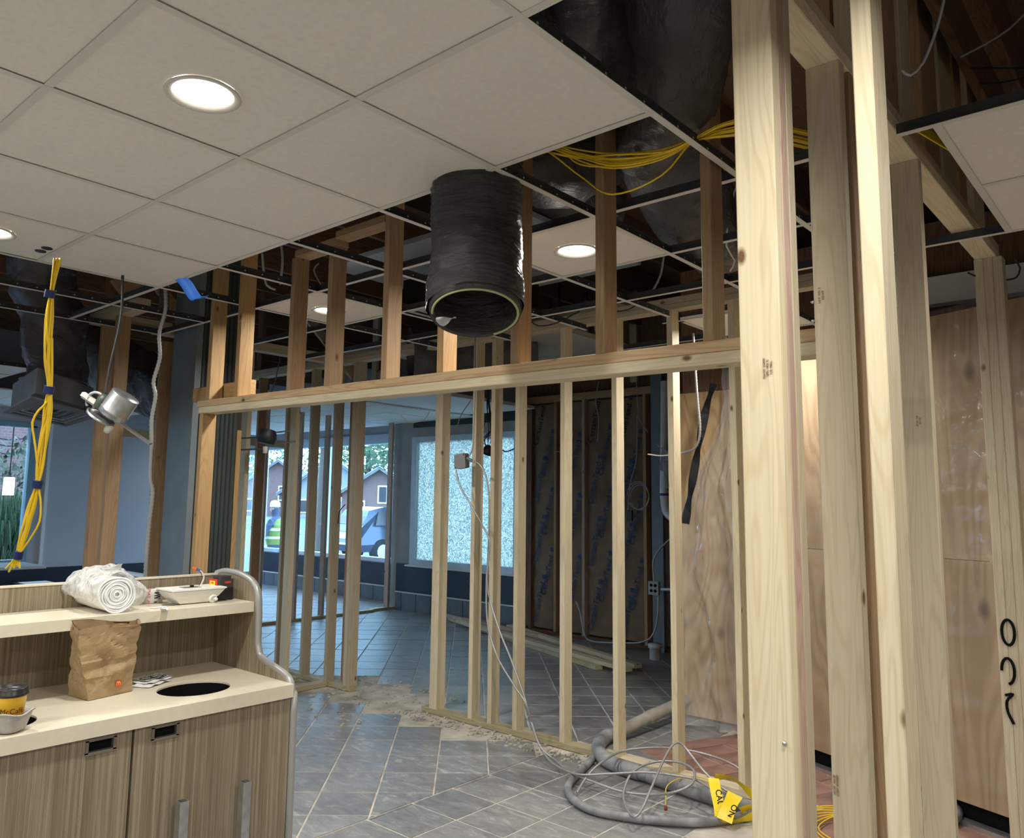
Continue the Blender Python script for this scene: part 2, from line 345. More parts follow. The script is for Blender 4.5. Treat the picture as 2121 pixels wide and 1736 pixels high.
def clear_film(name, tint=(1,1,1,1), alpha=0.06, ridge=0.8, sc_=4.0):
    """clear poly sheeting: mostly see-through with glossy folds and a thin milky haze"""
    m, nt, p = newmat(name); L = nt.links; nt.nodes.remove(p)
    out = nt.nodes['Material Output']; tc = N(nt, 'ShaderNodeTexCoord')
    mp = N(nt, 'ShaderNodeMapping'); mp.inputs['Scale'].default_value = (sc_, sc_, sc_*0.45); L.new(tc.outputs['Object'], mp.inputs[0])
    n = N(nt, 'ShaderNodeTexNoise'); n.inputs['Scale'].default_value = 1; n.inputs['Detail'].default_value = 7; n.inputs['Distortion'].default_value = 1.2; L.new(mp.outputs[0], n.inputs['Vector'])
    b = N(nt, 'ShaderNodeBump'); b.inputs['Strength'].default_value = ridge; b.inputs['Distance'].default_value = 0.06; L.new(n.outputs[0], b.inputs['Height'])
    tr = N(nt, 'ShaderNodeBsdfTransparent'); tr.inputs[0].default_value = (0.97, 0.97, 0.97, 1)
    gl = N(nt, 'ShaderNodeBsdfGlossy'); gl.inputs['Roughness'].default_value = 0.12; L.new(b.outputs[0], gl.inputs['Normal'])
    df = N(nt, 'ShaderNodeBsdfDiffuse'); df.inputs[0].default_value = (0.85, 0.85, 0.82, 1)
    fr = two_sided_fresnel(nt, 1.5); L.new(b.outputs[0], fr.inputs['Normal'])
    m1 = N(nt, 'ShaderNodeMixShader'); m1.inputs[0].default_value = alpha; L.new(tr.outputs[0], m1.inputs[1]); L.new(df.outputs[0], m1.inputs[2])
    m2 = N(nt, 'ShaderNodeMixShader'); L.new(fr.outputs[0], m2.inputs[0]); L.new(m1.outputs[0], m2.inputs[1]); L.new(gl.outputs[0], m2.inputs[2])
    L.new(m2.outputs[0], out.inputs['Surface']); return m
POLY = clear_film('clear_poly_sheeting')
BAGFILM = clear_film('milky_bag_film', alpha=0.5, sc_=22)
def glass(name):
    m, nt, p = newmat(name); L = nt.links; nt.nodes.remove(p); out = nt.nodes['Material Output']
    tr = N(nt, 'ShaderNodeBsdfTransparent'); tr.inputs[0].default_value = (0.88, 0.96, 1.0, 1)
    gl = N(nt, 'ShaderNodeBsdfGlossy'); gl.inputs['Roughness'].default_value = 0.02
    fr = two_sided_fresnel(nt, 1.45)
    m2 = N(nt, 'ShaderNodeMixShader'); L.new(fr.outputs[0], m2.inputs[0]); L.new(tr.outputs[0], m2.inputs[1]); L.new(gl.outputs[0], m2.inputs[2])
    L.new(m2.outputs[0], out.inputs['Surface']); return m
GLASS = glass('window_glass')
def shattered():
    """tempered pane crazed into thousands of small crumbs"""
    m, nt, p = newmat('crazed_safety_glass'); L = nt.links; nt.nodes.remove(p); out = nt.nodes['Material Output']
    tc = N(nt, 'ShaderNodeTexCoord')
    vo = N(nt, 'ShaderNodeTexVoronoi'); vo.inputs['Scale'].default_value = 85; L.new(tc.outputs['Object'], vo.inputs['Vector'])
    n = N(nt, 'ShaderNodeTexNoise'); n.inputs['Scale'].default_value = 52; n.inputs['Detail'].default_value = 6; n.inputs['Roughness'].default_value = .75; L.new(tc.outputs['Object'], n.inputs['Vector'])
    sp = N(nt, 'ShaderNodeSeparateColor'); L.new(vo.outputs['Color'], sp.inputs[0])
    ad = N(nt, 'ShaderNodeMath', operation='MULTIPLY_ADD', i_1=0.35); L.new(sp.outputs[0], ad.inputs[0]); L.new(n.outputs[0], ad.inputs[2])
    r = N(nt, 'ShaderNodeValToRGB'); e = r.color_ramp.elements; e[0].position = 0.56; e[0].color = (0.20, 0.24, 0.235, 1); e[1].position = 0.84; e[1].color = (0.60, 0.62, 0.57, 1)
    L.new(ad.outputs[0], r.inputs[0])
    tl = N(nt, 'ShaderNodeBsdfTranslucent'); L.new(r.outputs[0], tl.inputs[0])
    tr = N(nt, 'ShaderNodeBsdfTransparent'); L.new(r.outputs[0], tr.inputs[0])
    m2 = N(nt, 'ShaderNodeMixShader'); m2.inputs[0].default_value = .9; L.new(tr.outputs[0], m2.inputs[1]); L.new(tl.outputs[0], m2.inputs[2])
    L.new(m2.outputs[0], out.inputs['Surface']); return m
CRAZED = shattered()
def emit(name, col, st):
    m, nt, p = newmat(name); p.inputs['Base Color'].default_value = col
    p.inputs['Emission Color'].default_value = col; p.inputs['Emission Strength'].default_value = st
    return m
LENS = emit('lit_lamp_lens', (1.0, 0.95, 0.85, 1), 6.0)
SHADE = emit('lit_pendant_shade', (1.0, 0.80, 0.50, 1), 1.6)
# ------------------------------------------------------------------ lumber
def lumber(parent, p, size, axis='z', mat=None, name='stud', rot=0.0):
    """board whose low corner is at p; size (dx,dy,dz) in world; grain along axis. Local z is the grain."""
    dx, dy, dz = size; p = Vector(p); mb = MB(); e = 0.0025
    L = {'x': dx, 'y': dy, 'z': dz}[axis]
    if axis == 'z': mb.box((0,0,0), (dx,dy,L), bev=e); R = Matrix.Identity(4)
    elif axis == 'x': mb.box((0,0,0), (dz,dy,L), bev=e); R = Matrix(((0,0,1,0),(0,1,0,0),(-1,0,0,dz),(0,0,0,1)))
    else: mb.box((0,0,0), (dx,dz,L), bev=e); R = Matrix(((1,0,0,0),(0,0,1,0),(0,-1,0,dz),(0,0,0,1)))
    o = mb.build(name, mat or SPRUCE, None)
    if rot: R = Matrix.Rotation(rot, 4, 'Z') @ R
    mw = Matrix.Translation(p) @ R
    if parent is not None:
        o.parent = parent; mw = Matrix.Translation(-ORG[parent.name]) @ mw
    o.matrix_local = mw
    return o
def board_between(parent, a, b, w, t, mat, name='brace', upv=(0,0,1)):
    """board from a to b, w across (towards upv), t thick; grain along its length"""
    a, b = Vector(a), Vector(b); d = (b-a); L = d.length; z = d.normalized()
    y = Vector(upv); y = (y - z*y.dot(z)).normalized(); x = y.cross(z)
    mb = MB(); mb.box((-t/2, -w/2, 0), (t/2, w/2, L), bev=0.0025); o = mb.build(name, mat, None)
    mw = Matrix((x, y, z)).transposed().to_4x4(); mw.translation = a
    if parent is not None:
        o.parent = parent; mw = Matrix.Translation(-ORG[parent.name]) @ mw
    o.matrix_local = mw; return o
T2, W4 = 0.038, 0.089
# ================================================================== SETTING
def struct(name, mb, mat, parent=None, label=None):
    o = mb.build(name, mat, parent)
    if parent is None: tag(o, label, kind='structure')
    return o
# ---- floor: slab, tiles
mb = MB(); mb.box((-5.2, -5.2, -0.12), (8.3, 13.4, -0.0032)); FLOOR = struct('floor', mb, GROUT, label='sandy mortar bed and concrete slab under the floor tiles')
A_O = Vector((2.949, 3.559, 0)); ang = math.radians(-47.2)
E1 = Vector((math.cos(ang), math.sin(ang), 0))*0.3045; E2 = Vector((-math.sin(ang), math.cos(ang), 0))*0.3165
def clip(poly, n, d):       # keep n.p >= d
    out = []
    for i in range(len(poly)):
        a, b = poly[i], poly[(i+1) % len(poly)]; da, db = a.dot(n)-d, b.dot(n)-d
        if da >= 0: out.append(a)
        if (da >= 0) != (db >= 0): out.append(a + (b-a)*(da/(da-db)))
    return out
def px_of(p):
    d = Vector(p)-CAMP; k = d.dot(fw)
    return (CX+FPX*d.dot(RT)/k, CY-FPX*d.dot(UP)/k, k) if k > 0.05 else (-999, -999, k)
tiles_big = []; tiles_far = MB()
def tile_mesh(poly, h, jig):
    mb = MB(); c = sum(poly, Vector())/len(poly); e = 0.0045
    def ins(p, k): d = (c-p); return p + d.normalized()*k
    top = [ins(p, e*1.5+0.003)+Vector((0, 0, h+random.uniform(-1, 1)*jig)) for p in poly]
    mid = [ins(p, e*1.5)+Vector((0, 0, h-0.003)) for p in poly]; bot = [ins(p, e*1.5)+Vector((0, 0, -0.011)) for p in poly]
    n = len(poly); vs = top+mid+bot
    mb.add(vs, [tuple(range(n))] + [(i, n+i, n+(i+1) % n, (i+1) % n) for i in range(n)] + [(n+i, 2*n+i, 2*n+(i+1) % n, n+(i+1) % n) for i in range(n)])
    return mb, c
def mortar(c):              # stripped or chipped places
    if 3.36 < c.x < 3.72 and 1.4 < c.y < 5.9: return True
    if 3.36 < c.x < 4.02 and 4.0 < c.y < 5.25: return True
    if 2.9 < c.x < 3.75 and 4.88 < c.y < 5.3: return True
    return False
for i in range(-22, 26):
    for j in range(-14, 34):
        o = A_O + E1*i + E2*j
        poly = [o, o+E1, o+E1+E2, o+E2]
        poly = clip(poly, Vector((0, 1, 0)), 2.675)
        if len(poly) > 2: poly = clip(poly, Vector((-1, 0, 0)), -7.66)
        if len(poly) < 3: continue
        c = sum(poly, Vector())/len(poly)
        if c.x < -4.5 or c.y > 12.7 or mortar(c) or (c.x < -0.5 and c.y > 8): continue
        tiles_big.append((c, poly))
for i in range(-17, 12):
    for j in range(-17, 9):
        o = Vector((2.28+0.3025*i, 2.045+0.305*j-0.61, 0))
        poly = [o, o+Vector((.3025, 0, 0)), o+Vector((.3025, .305, 0)), o+Vector((0, .305, 0))]
        poly = clip(poly, Vector((0, -1, 0)), -2.667)
        if len(poly) < 3: continue
        c = sum(poly, Vector())/len(poly)
        if c.x > 3.4 and c.y < 2.15 or c.x > 3.0 and c.y < 1.5 or mortar(c): continue
        tiles_big.append((c, poly))
rank = []
for c, poly in tiles_big:
    x, y, k = px_of(c)
    vis = -60 < x < 2180 and 1180 < y < 1800 and k > 0 and not (x < 560 and y > 1180)
    rank.append((0 if vis else 1, k if k > 0 else 99, c, poly))
rank.sort(key=lambda r: (r[0], r[1]))
for n, (v, k, c, poly) in enumerate(rank):
    jig = 0.0006 if c.x > 2.2 else 0.0003
    t, cc = tile_mesh(poly, 0.0 + random.uniform(-.0012, .0012), jig)
    if v == 0 and n < 290:
        t.build('floor_tile', FTILE, FLOOR, origin=cc)
    else: tiles_far.add(t.v, t.f)
tag(tiles_far.build('distant_floor_tile', FTILE, FLOOR), kind='stuff')
# red quarry tiles by the plywood
q = math.radians(-22); ra = Vector((math.cos(q), math.sin(q), 0))*0.30; rb = Vector((-math.sin(q), math.cos(q), 0))*0.152
for i in range(-4, 14):
    for j in range(-16, 12):
        o = Vector((3.95, 1.63, 0)) + ra*i + rb*j
        c = o+(ra+rb)*0.5
        if not (c.x > 3.78 and c.y < 2.2 or c.x > 3.05 and c.y < 1.15) or c.x > 5.0 or c.y < -1.2 or (c.x > 4.6 and c.y > 2.05): continue
        x, y, k = px_of(c)
        if not (1300 < x < 2250): continue
        t, cc = tile_mesh([o, o+ra, o+ra+rb, o+rb], 0.003+random.uniform(-.002, .002), 0.0008)
        t.build('quarry_tile', REDTILE, FLOOR, origin=cc)
# ---- unseen walls behind and beside the camera, made white to bounce light
mb = MB(); mb.box((-5.2, -5.2, -0.012), (-5.05, 11.0, 3.9)); struct('wall_near', mb, WALLWHITE, label='unseen wall behind the camera, painted white to bounce light')
mb = MB(); mb.box((-5.05, -5.2, -0.012), (7.9, -5.05, 3.9)); struct('wall_right', mb, WALLWHITE, label='unseen wall far to the right, painted white to bounce light')
# ---- end wall of the seating area on the left, with its window
YL = 11.0
def wall_y(mb, y0, y1, x0, x1, z0, z1, mi=0): mb.box((x0, y0, z0), (x1, y1, z1), mi)
a = ony(66, 1000, YL); wx = a.x; wz0 = 0.72; wz1 = ony(66, 883, YL).z
mb = MB(); wall_y(mb, YL, YL+.18, -5.2, -4.8, -0.012, 3.9); wall_y(mb, YL, YL+.18, wx, 5.3, -0.012, 3.9)
wall_y(mb, YL, YL+.18, -4.8, wx, -0.012, wz0); wall_y(mb, YL, YL+.18, -4.8, wx, wz1, 3.9)  # opening carried on out of view, widened to let in more daylight
WL = struct('wall_left', mb, WALLGREY, label='grey painted end wall of the seating area')
zw = ony(184, 1171, YL).z
mb = MB(); mb.box((-5.0, YL-0.02, 0.0), (5.12, YL-0.001, zw)); struct('trim_1', mb, NAVYPANEL, label='dark wainscot along the foot of the grey end wall')
mb = MB(); mb.box((wx+0.16, YL-0.025, zw), (wx+0.20, YL, 2.7)); struct('trim_2', mb, WALLWHITE, label='pale corner bead beside the left window')
WN = empty('window_1', (wx, YL, wz0), 'blue-framed window in the grey end wall', kind='structure')
mb = MB()
mb.box((wx-0.07, YL-0.03, wz0), (wx, YL+0.1, wz1)); mb.box((-4.8, YL-0.03, wz0-0.05), (wx, YL+0.1, wz0)); mb.box((-4.8, YL-0.03, wz1-0.02), (wx, YL+0.1, wz1+0.04)); mb.box((-1.6, YL-0.03, wz0), (-1.54, YL+0.1, wz1))
mb.box((1.6, YL-0.03, wz0), (1.66, YL+0.1, wz1)); mb.build('window_frame', plain('blue_grey_frame', (0.22, 0.36, 0.45, 1), 0.4), WN)
mb = MB(); mb.box((1.66, YL+0.03, wz0), (wx-0.07, YL+0.04, wz1-0.02)); mb.box((-1.54, YL+0.03, wz0), (1.6, YL+0.04, wz1-0.02)); mb.box((-4.8, YL+0.03, wz0), (-1.6, YL+0.04, wz1-0.02)); mb.build('pane', GLASS, WN)
# ---- jog and the glazed street wall
mb = MB(); mb.box((5.12, YL, -0.012), (5.3, 12.9, 3.9)); struct('wall_jog', mb, WALLGREY, label='short return wall beyond the seating area')
XW, XF = 7.7, 7.2
F0 = onx(640, 1150, XW).z*0+0.60; F1 = 2.47
mb = MB(); mb.box((5.3, 12.72, -0.012), (7.9, 12.9, 0.1)); mb.box((5.3, 12.72, 2.47), (7.9, 12.9, 3.9)); mb.box((5.3, 12.72, .1), (5.45, 12.9, 2.47)); struct('wall_far_end', mb, WALLGREY, label='end wall round the far street door')
DN = empty('door_1', (6.4, 12.8, 0.1), 'glazed street door at the far end', kind='structure')
mb = MB(); 
for x in (5.45, 6.45, 7.6): mb.box((x, 12.76, 0.1), (x+0.08, 12.84, 2.47))
mb.box((5.45, 12.76, 0.1), (7.7, 12.84, 0.22)); mb.box((5.45, 12.76, 2.38), (7.7, 12.84, 2.47)); mb.box((5.45, 12.76, 1.05), (7.7, 12.84, 1.1)); mb.build('door_frame', WHITEMETAL, DN)
mb = MB(); mb.box((5.53, 12.795, 0.22), (7.6, 12.805, 2.38)); mb.build('pane', GLASS, DN)
mb = MB()
mb.box((XW, 8.42, -0.012), (XW+.16, 12.9, 0.60)); mb.box((XW, 8.42, 2.62), (XW+.16, 12.9, 3.9)); mb.box((XW, 8.42, 0.6), (XW+.16, 8.62, 2.62))
for y in (10.75,): mb.box((XW+0.02, y, 0.6), (XW+.14, y+0.07, 2.62))
WB = struct('wall_back', mb, WALLGREY, label='street wall under and over the clear windows')
mb = MB(); mb.box((XW-0.02, 8.45, 0.24), (XW-0.001, 12.7, 0.58)); mb.box((XF-0.02, 6.02, 0.27), (XF-0.001, 8.28, 0.66)); struct('trim_3', mb, NAVYPANEL, label='dark navy panel under the street windows')
BB = empty('baseboard_back', (7.5, 8, 0), 'slate tile base with a pale metal edge along the street wall', kind='structure')
mb = MB(); mb.box((XW-0.03, 8.45, 0.225), (XW-0.001, 12.7, 0.245)); mb.box((XF-0.03, 6.02, 0.25), (XF-0.001, 8.28, 0.268)); mb.build('metal_edge', WHITEMETAL, BB)
for x, y0, y1, h in ((XW, 8.45, 12.7, .225), (XF, 6.02, 8.28, .25)):
    y = y0
    while y < y1-0.05:
        mb = MB(); mb.box((x-0.022, y+.003, 0.0), (x-0.001, min(y+.30, y1)-.003, h-.003)); mb.build('base_tile', SLATE, BB, origin=(x, y, 0)); y += .305
W2 = empty('window_2', (XW, 9.7, 0.6), 'clear street window beyond the studs', kind='structure')
mb = MB()
for z0, z1 in ((0.60, 0.66), (2.47, 2.62)): mb.box((XW-0.03, 8.62, z0), (XW+.1, 12.7, z1))
for y in (8.62, 12.64): mb.box((XW-0.02, y, 0.66), (XW+.1, y+0.06, 2.47))
mb.build('window_frame', plain('pale_blue_frame', (0.55, 0.64, 0.72, 1), 0.4), W2)
mb = MB(); mb.box((XW+.05, 8.68, 0.66), (XW+.06, 10.75, 2.47)); mb.box((XW+.05, 10.82, 0.66), (XW+.06, 12.64, 2.47)); mb.build('pane', GLASS, W2)
# frosted part
mb = MB(); mb.box((XF, 6.0, -0.012), (XF+.16, 8.42, 0.66)); mb.box((XF, 6.0, 2.48), (XF+.16, 8.42, 3.9)); mb.box((XF, 8.0, 0.66), (XF+.16, 8.42, 2.48)); mb.box((XF+.16, 8.25, -0.012), (XW, 8.42, 3.9))
struct('wall_back_left', mb, WALLBEIGE, label='unpainted wall round the crazed window')
mb = MB(); mb.box((XF-0.012, 5.9, 2.62), (XF-0.001, 8.0, 2.78)); struct('trim_4', mb, plain('dark_green_band', (0.012, 0.03, 0.026, 1), 0.6), label='dark green band above the crazed window')
W3 = empty('window_3', (XF, 7.0, 0.66), 'crazed safety-glass window with a silver frame', kind='structure')
mb = MB()
mb.box((XF-0.03, 6.02, 0.655), (XF+.08, 8.0, 0.735)); mb.box((XF-0.03, 6.02, 2.41), (XF+.08, 8.0, 2.48)); mb.box((XF-0.03, 7.9, 0.735), (XF+.08, 8.0, 2.41)); mb.box((XF-0.03, 6.02, 0.735), (XF+.08, 6.07, 2.41))
mb.build('window_frame', plain('silver_frame', (0.45, 0.47, 0.48, 1), 0.4, 0.3), W3)
mb = MB(); mb.box((XF-0.09, 5.95, 0.635), (XF+.02, 8.03, 0.655)); mb.build('window_sill', WHITEMETAL, W3)
mb = MB(); mb.box((XF+.02, 6.07, 0.735), (XF+.03, 7.9, 2.41)); mb.build('pane', CRAZED, W3)
# ---- insulated exterior wall to the right of the crazed window
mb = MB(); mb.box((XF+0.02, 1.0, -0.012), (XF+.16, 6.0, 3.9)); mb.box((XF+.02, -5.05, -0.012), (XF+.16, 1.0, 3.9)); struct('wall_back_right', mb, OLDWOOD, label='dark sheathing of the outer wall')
IW = empty('insulated_stud_wall', (7.1, 5, 0), 'dark brown stud wall packed with printed kraft insulation by the crazed window', 'stud wall')
lumber(IW, (7.08, 3.75, 0.0), (.10, 2.25, T2), 'y', OLDWOOD, 'bottom_plate'); lumber(IW, (7.08, 3.75, 2.80), (.10, 2.25, .085), 'y', FIR, 'top_plate')
ys = [onx(p, 1000, 7.08).y for p in (1080, 1096, 1147, 1205, 1270, 1332)]
for k, y in enumerate(ys):
    lumber(IW, (7.08, y-T2, T2), (.10, T2, 2.80-T2), 'z', (PINKWOOD if k in (0, 3) else OLDWOOD if k in (1,) else FIR), 'stud')
INSUL = plain('printed_kraft_facing', (0.20, 0.145, 0.09, 1), 0.85, 0, 0.2, 5, 0.4, 9)
bounds = [(ys[0]-T2, ys[1]), (ys[1]-T2, ys[2]), (ys[2]-T2, ys[3]), (ys[3]-T2, ys[4]), (ys[4]-T2, ys[5])]
bx = 7.14
for k, (yb, ya) in enumerate(bounds):
    ya, yb = ya+.002, yb-.002
    if yb-ya < 0.06: continue
    def fn(u, v, ya=ya, yb=yb, k=k):
        y = ya+(yb-ya)*u; z = 0.06+v*2.72
        x = bx - 0.028*math.sin(PI*u) + 0.014*noise.noise(Vector((y*9, z*3, k)))
        if abs(z-0.72) < 0.05: x += 0.012
        return (x, y, z)
    mb = MB(); mb.grid(fn, 8, 60)
    bt = mb.build('insulation_batt', INSUL, IW)
    if k == 0: continue
    c = [] ; nrow = 6
    for m_ in range(4):
        for s_, off in ((0, 0.33), (1, 0.70)):
            z = 0.30+m_*0.72+s_*0.33+.06*(k % 2); y = yb-(yb-ya)*off
            if z > 2.6: continue
            lettering('lettering', 'CertainTeed', 0.098, INKBLUE if m_ < 3 else INK, (bx-0.047, y, z), (0, -math.cos(1.33), math.sin(1.33)), (0, math.sin(1.33), math.cos(1.33)), bt, bold=True)
            mb = MB(); mb.obox((bx-0.047, y-.075, z+.31), (0.0005, 0, 0), (0, .025, 0), (0, 0, .025)); mb.build('printed_block', INKBLUE, bt)
# ---- plywood walls
PLY2 = plywood('pale_plywood', 1.35)
mb = MB(); mb.box((4.85, 1.35, 0.02), (4.87, 2.47, 2.42)); PW1 = struct('wall_plywood', mb, PLY2, label='yellow plywood sheet with hanging poly to the left of the big post')
mb = MB(); mb.box((4.87, -5.0, -0.01), (5.0, 2.45, 3.4)); struct('wall_core', mb, OLDWOOD, label='dark framing behind the plywood')
pa = Vector((3.971, .344, 0)); pd = Vector((4.262-3.971, 1.057-.344, 0)).normalized(); pn = Vector((pd.y, -pd.x, 0))
PRM = empty('wall_plywood_right', pa, 'film-covered plywood wall behind the right-hand studs', kind='structure')
s0 = -2.6
for wdt in (1.22, 1.22, 1.6):
    for z0, z1 in ((0.1, 1.30), (1.303, 2.60)):
        mb = MB(); c = pa + pd*(s0+wdt/2); mb.obox((c.x, c.y, (z0+z1)/2), pd*(wdt/2-.002), pn*0.008, (0, 0, (z1-z0)/2)); mb.build('plywood_sheet', PLY, PRM, origin=(c.x, c.y, z0))
    s0 += wdt
mb = MB(); c = pa + pd*(-0.6) + pn*0.09; mb.obox((c.x, c.y, 1.27), pd*2.2, pn*0.06, (0, 0, 1.27)); mb.build('backing', BLACK, PRM)
mb = MB(); c = pa + pd*(-0.6) - pn*0.03; mb.obox((c.x, c.y, 0.012), pd*2.0, pn*0.03, (0, 0, .012)); mb.build('floor_track', STEEL, PRM)
# ---- roof deck and joists
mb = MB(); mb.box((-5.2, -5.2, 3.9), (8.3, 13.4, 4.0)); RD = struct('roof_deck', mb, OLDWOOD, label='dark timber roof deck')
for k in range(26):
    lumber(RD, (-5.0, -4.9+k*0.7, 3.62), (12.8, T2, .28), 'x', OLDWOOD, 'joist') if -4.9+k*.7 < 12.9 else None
# ================================================================== SUSPENDED CEILING
CE = empty('ceiling', (0, 0, ZC), 'white suspended tile ceiling, stripped over the new framing', kind='structure')
def has_tile(i, j):
    if (i, j) in ((3, 2), (3, 5), (6, 2)): return True
    if i <= 1 and j <= 5 and i >= -8 and j >= -8:
        return not (i >= 1 and j <= 0)
    if i in (3, 4) and -8 <= j <= -1: return True
    if j >= 15 and -6 <= i <= 6: return True
    if -6 <= i <= 2 and j in (12, 13, 14): return True
    if i >= 8 and 11 <= j <= 19 and i <= 11: return True
    return False
thin = MB(); thin.box((.006, .006, 0.0), (S-.006, S-.006, .016)); tile_me = None
def cut_tile():     # tile with the round hole of a can light
    mb = MB(); n = 32; r = .098; c = S/2; e = .006; a, b = e, S-e; rim = []; sq = []
    for k in range(n):
        t = 2*PI*k/n; dx, dy = math.cos(t), math.sin(t); rim.append((c+r*dx, c+r*dy)); m = max(abs(dx), abs(dy)); h = (b-a)/2; sq.append((c+dx/m*h, c+dy/m*h))
    for z, fl in ((0, True), (.016, False)):
        vs = [(x, y, z) for x, y in rim] + [(x, y, z) for x, y in sq]
        fs = [(k, n+k, n+(k+1) % n, (k+1) % n) for k in range(n)]
        if fl: fs = [f[::-1] for f in fs]
        mb.add(vs, fs)
    mb.add([(x, y, 0) for x, y in sq]+[(x, y, .016) for x, y in sq], [(k, (k+1) % n, n+(k+1) % n, n+k) for k in range(n)])
    return mb
me_cut = None
lamps = LAMPS_SEEN + LAMPS_FILL + [(2, 12), (4, 18), (-2, 12), (9, 17)]
for i in range(-8, 12):
    for j in range(-8, 21):
        if not has_tile(i, j): continue
        lit = (i, j) in lamps
        if lit and me_cut is None: o = cut_tile().build('ceiling_tile', TILE, CE, origin=(0, 0, 0)); me_cut = o.data
        elif not lit and tile_me is None: o = thin.build('ceiling_tile', TILE, CE, origin=(0, 0, 0)); tile_me = o.data
        else:
            o = bpy.data.objects.new('ceiling_tile', me_cut if lit else tile_me); COL.objects.link(o); o.parent = CE
        o.location = (i*S, j*S, random.uniform(0.001, .0035))
def runner(axis, k, a, b, zoff=0.0, par=CE):
    """inverted tee along axis at module k from a to b (modules)"""
    L = (b-a)*S; mb = MB()
    mb.box((0, -.012, 0), (L, .012, .0016), 0); mb.box((0, -.0012, .0016), (L, .0012, .036), 1); mb.box((0, -.0035, .032), (L, .0035, .038), 1)
    n = int(L/0.1)
    for q_ in range(n): mb.obox((0.05+q_*0.1, -.0014, .018), (.004, 0, 0), (0, .0004, 0), (0, 0, .003), 0)
    o = mb.build('grid_runner', [WHITEMETAL, DARKSTEEL], par); ORG[o.name] = Vector()
    z = -0.002+zoff
    if axis == 'x': o.location = (a*S, k*S, z)
    else: o.location = (k*S, a*S, z); o.rotation_euler = (0, 0, PI/2)
    return o
for j in range(-8, 7): 
    if j <= 0: runner('x', j, -8, 1)
    elif j == 1: runner('x', j, -8, 5.8)
    elif j == 5: runner('x', j, -8, 5.8)
    else: runner('x', j, -8, 5.8)
for j in (7, 8): runner('x', j, -4, 3)
for i in range(-8, 3): runner('y', i, -8 if i < 2 else 1, 6 if i < 2 else 8, .0008)
runner('y', 1, -8, 1, .0006)
for i in (3, 4, 5):
    if i == 3: runner('y', i, 0.36, 8, .0008); runner('y', i, -8, 0.18, .0008)
    elif i == 4: runner('y', i, 0.5, 8, .0008); runner('y', i, -8, 0.0, .0008)
    else: runner('y', i, -8, 8, .0008)
runner('x', 0, 3, 5); 
for j in range(-8, 0): runner('x', j, 3, 5)
for i, j in ((6, 2),): 
    runner('x', j, i+.1, i+1.6); runner('x', j+1, i+.1, i+1.6); runner('y', i+1, j-.8, j+2.4, .0008); runner('y', i+.03, j-.2, j+1.2, .0008)
for j in range(12, 21): runner('x', j, -6, 3)
for i in range(-6, 4): runner('y', i, 12, 20, .0008)
def can(i, j, power, z=ZC):
    x, y = (i+.5)*S, (j+.5)*S
    e = empty('recessed_light', (x, y, z), None, 'light', 'round recessed ceiling lights')
    mb = MB(); mb.lathe([(.103, -.002), (.105, -.006), (.098, -.008), (.086, -.004), (.083, .012)], 40, (x, y, z), cap=False); mb.build('trim_ring', WHITEMETAL, e)
    mb = MB(); mb.lathe([(.0001, .012), (.084, .012), (.084, .05), (.0001, .05)], 40, (x, y, z)); mb.build('lens', LENS, e)
    can_light(x, y, z-0.012, power); return e
LBL = {(0, 2): 'large bright recessed light in the solid tile ceiling, upper left', (0, 5): 'recessed light cut by the left edge of the picture beside two round holes',
       (3, 2): 'recessed light in a lone ceiling tile right of the hanging black duct', (3, 5): 'recessed light in a lone tile partly behind a notched stud', (6, 2): 'small recessed light in the far tile beside the big pale post'}
for ij in LAMPS_SEEN: tag(can(ij[0], ij[1], LAMP_W), LBL[ij])
for n_, ij in enumerate(LAMPS_FILL):
    tag(can(ij[0], ij[1], LAMP_W), 'added unseen fill light in the ceiling %s the camera, %s' % ('behind' if ij[0] < -2 else 'to the right of', ['third row left', 'fourth row left', 'second row, straight back', 'close by', 'well off to the side', 'second row, far corner', 'last row left', 'last row middle', 'last row far left', 'over the plywood passage'][n_]))
for ij, l in (((2, 12), 'recessed light beyond the slack black duct at the far left'), ((4, 18), 'recessed light near the far end wall'), ((-2, 12), 'recessed light over the seating area, out of view'), ((9, 17), 'recessed light near the street windows')):
    tag(can(ij[0], ij[1], LAMP_W*.7), l)
# the two round dark holes beside the left lamp
for k, (px_, py_) in enumerate(((84, 521), (97, 515))):
    p = onz(px_, py_, ZC); mb = MB(); mb.lathe([(.0001, -.0008), (.024, -.0008), (.024, .004)], 20, (p.x, p.y, ZC)); mb.build('hole', DARKTRIM, CE)
# ================================================================== FRAMING
ZP = 2.742
# ---- header wall just past the tile edge
HX = 1.65
HW = empty('header_wall', (HX, 2.2, 2.0), 'long doubled spruce header with fir cripple studs above it, crossing the whole picture', 'wall frame')
zr, zl, yr, yl = 2.094, 2.141, 0.548, 3.94
def ztop(y): return zr + (zl-zr)*(y-yr)/(yl-yr)
for k in (0, 1):
    d = 0.0195 + k*0.0405
    mt = SPRUCE if k else wood('tan_spruce', (0.70, 0.50, 0.29, 1), (0.50, 0.31, 0.15, 1))
    board_between(HW, (HX+W4/2, 0.216, ztop(0.216)-d), (HX+W4/2, yl+0.03-k*0.02, ztop(yl)-d), 0.0395, W4, mt, 'header_board')
crip = [(433, FIR_ORANGE), (490, FIR_ORANGE), (597, FIR), (674, FIR), (790, FIR), (905, FIR_ORANGE), (1057, FIR), (1233, FIR), (1456, FIR)]
cy = []
for k, (p, mt) in enumerate(crip):
    y = onx(p, 704, HX).y; cy.append(y)
    lumber(HW, (HX, y-T2, ztop(y)), (W4, T2, (2.845 if k in (2, 3) else 3.6)-ztop(y)), 'z', mt, 'cripple_stud')
lumber(HW, (HX, cy[3]-.045, 2.847), (W4, cy[2]-cy[3]+.02, T2), 'y', FIR, 'top_plate')
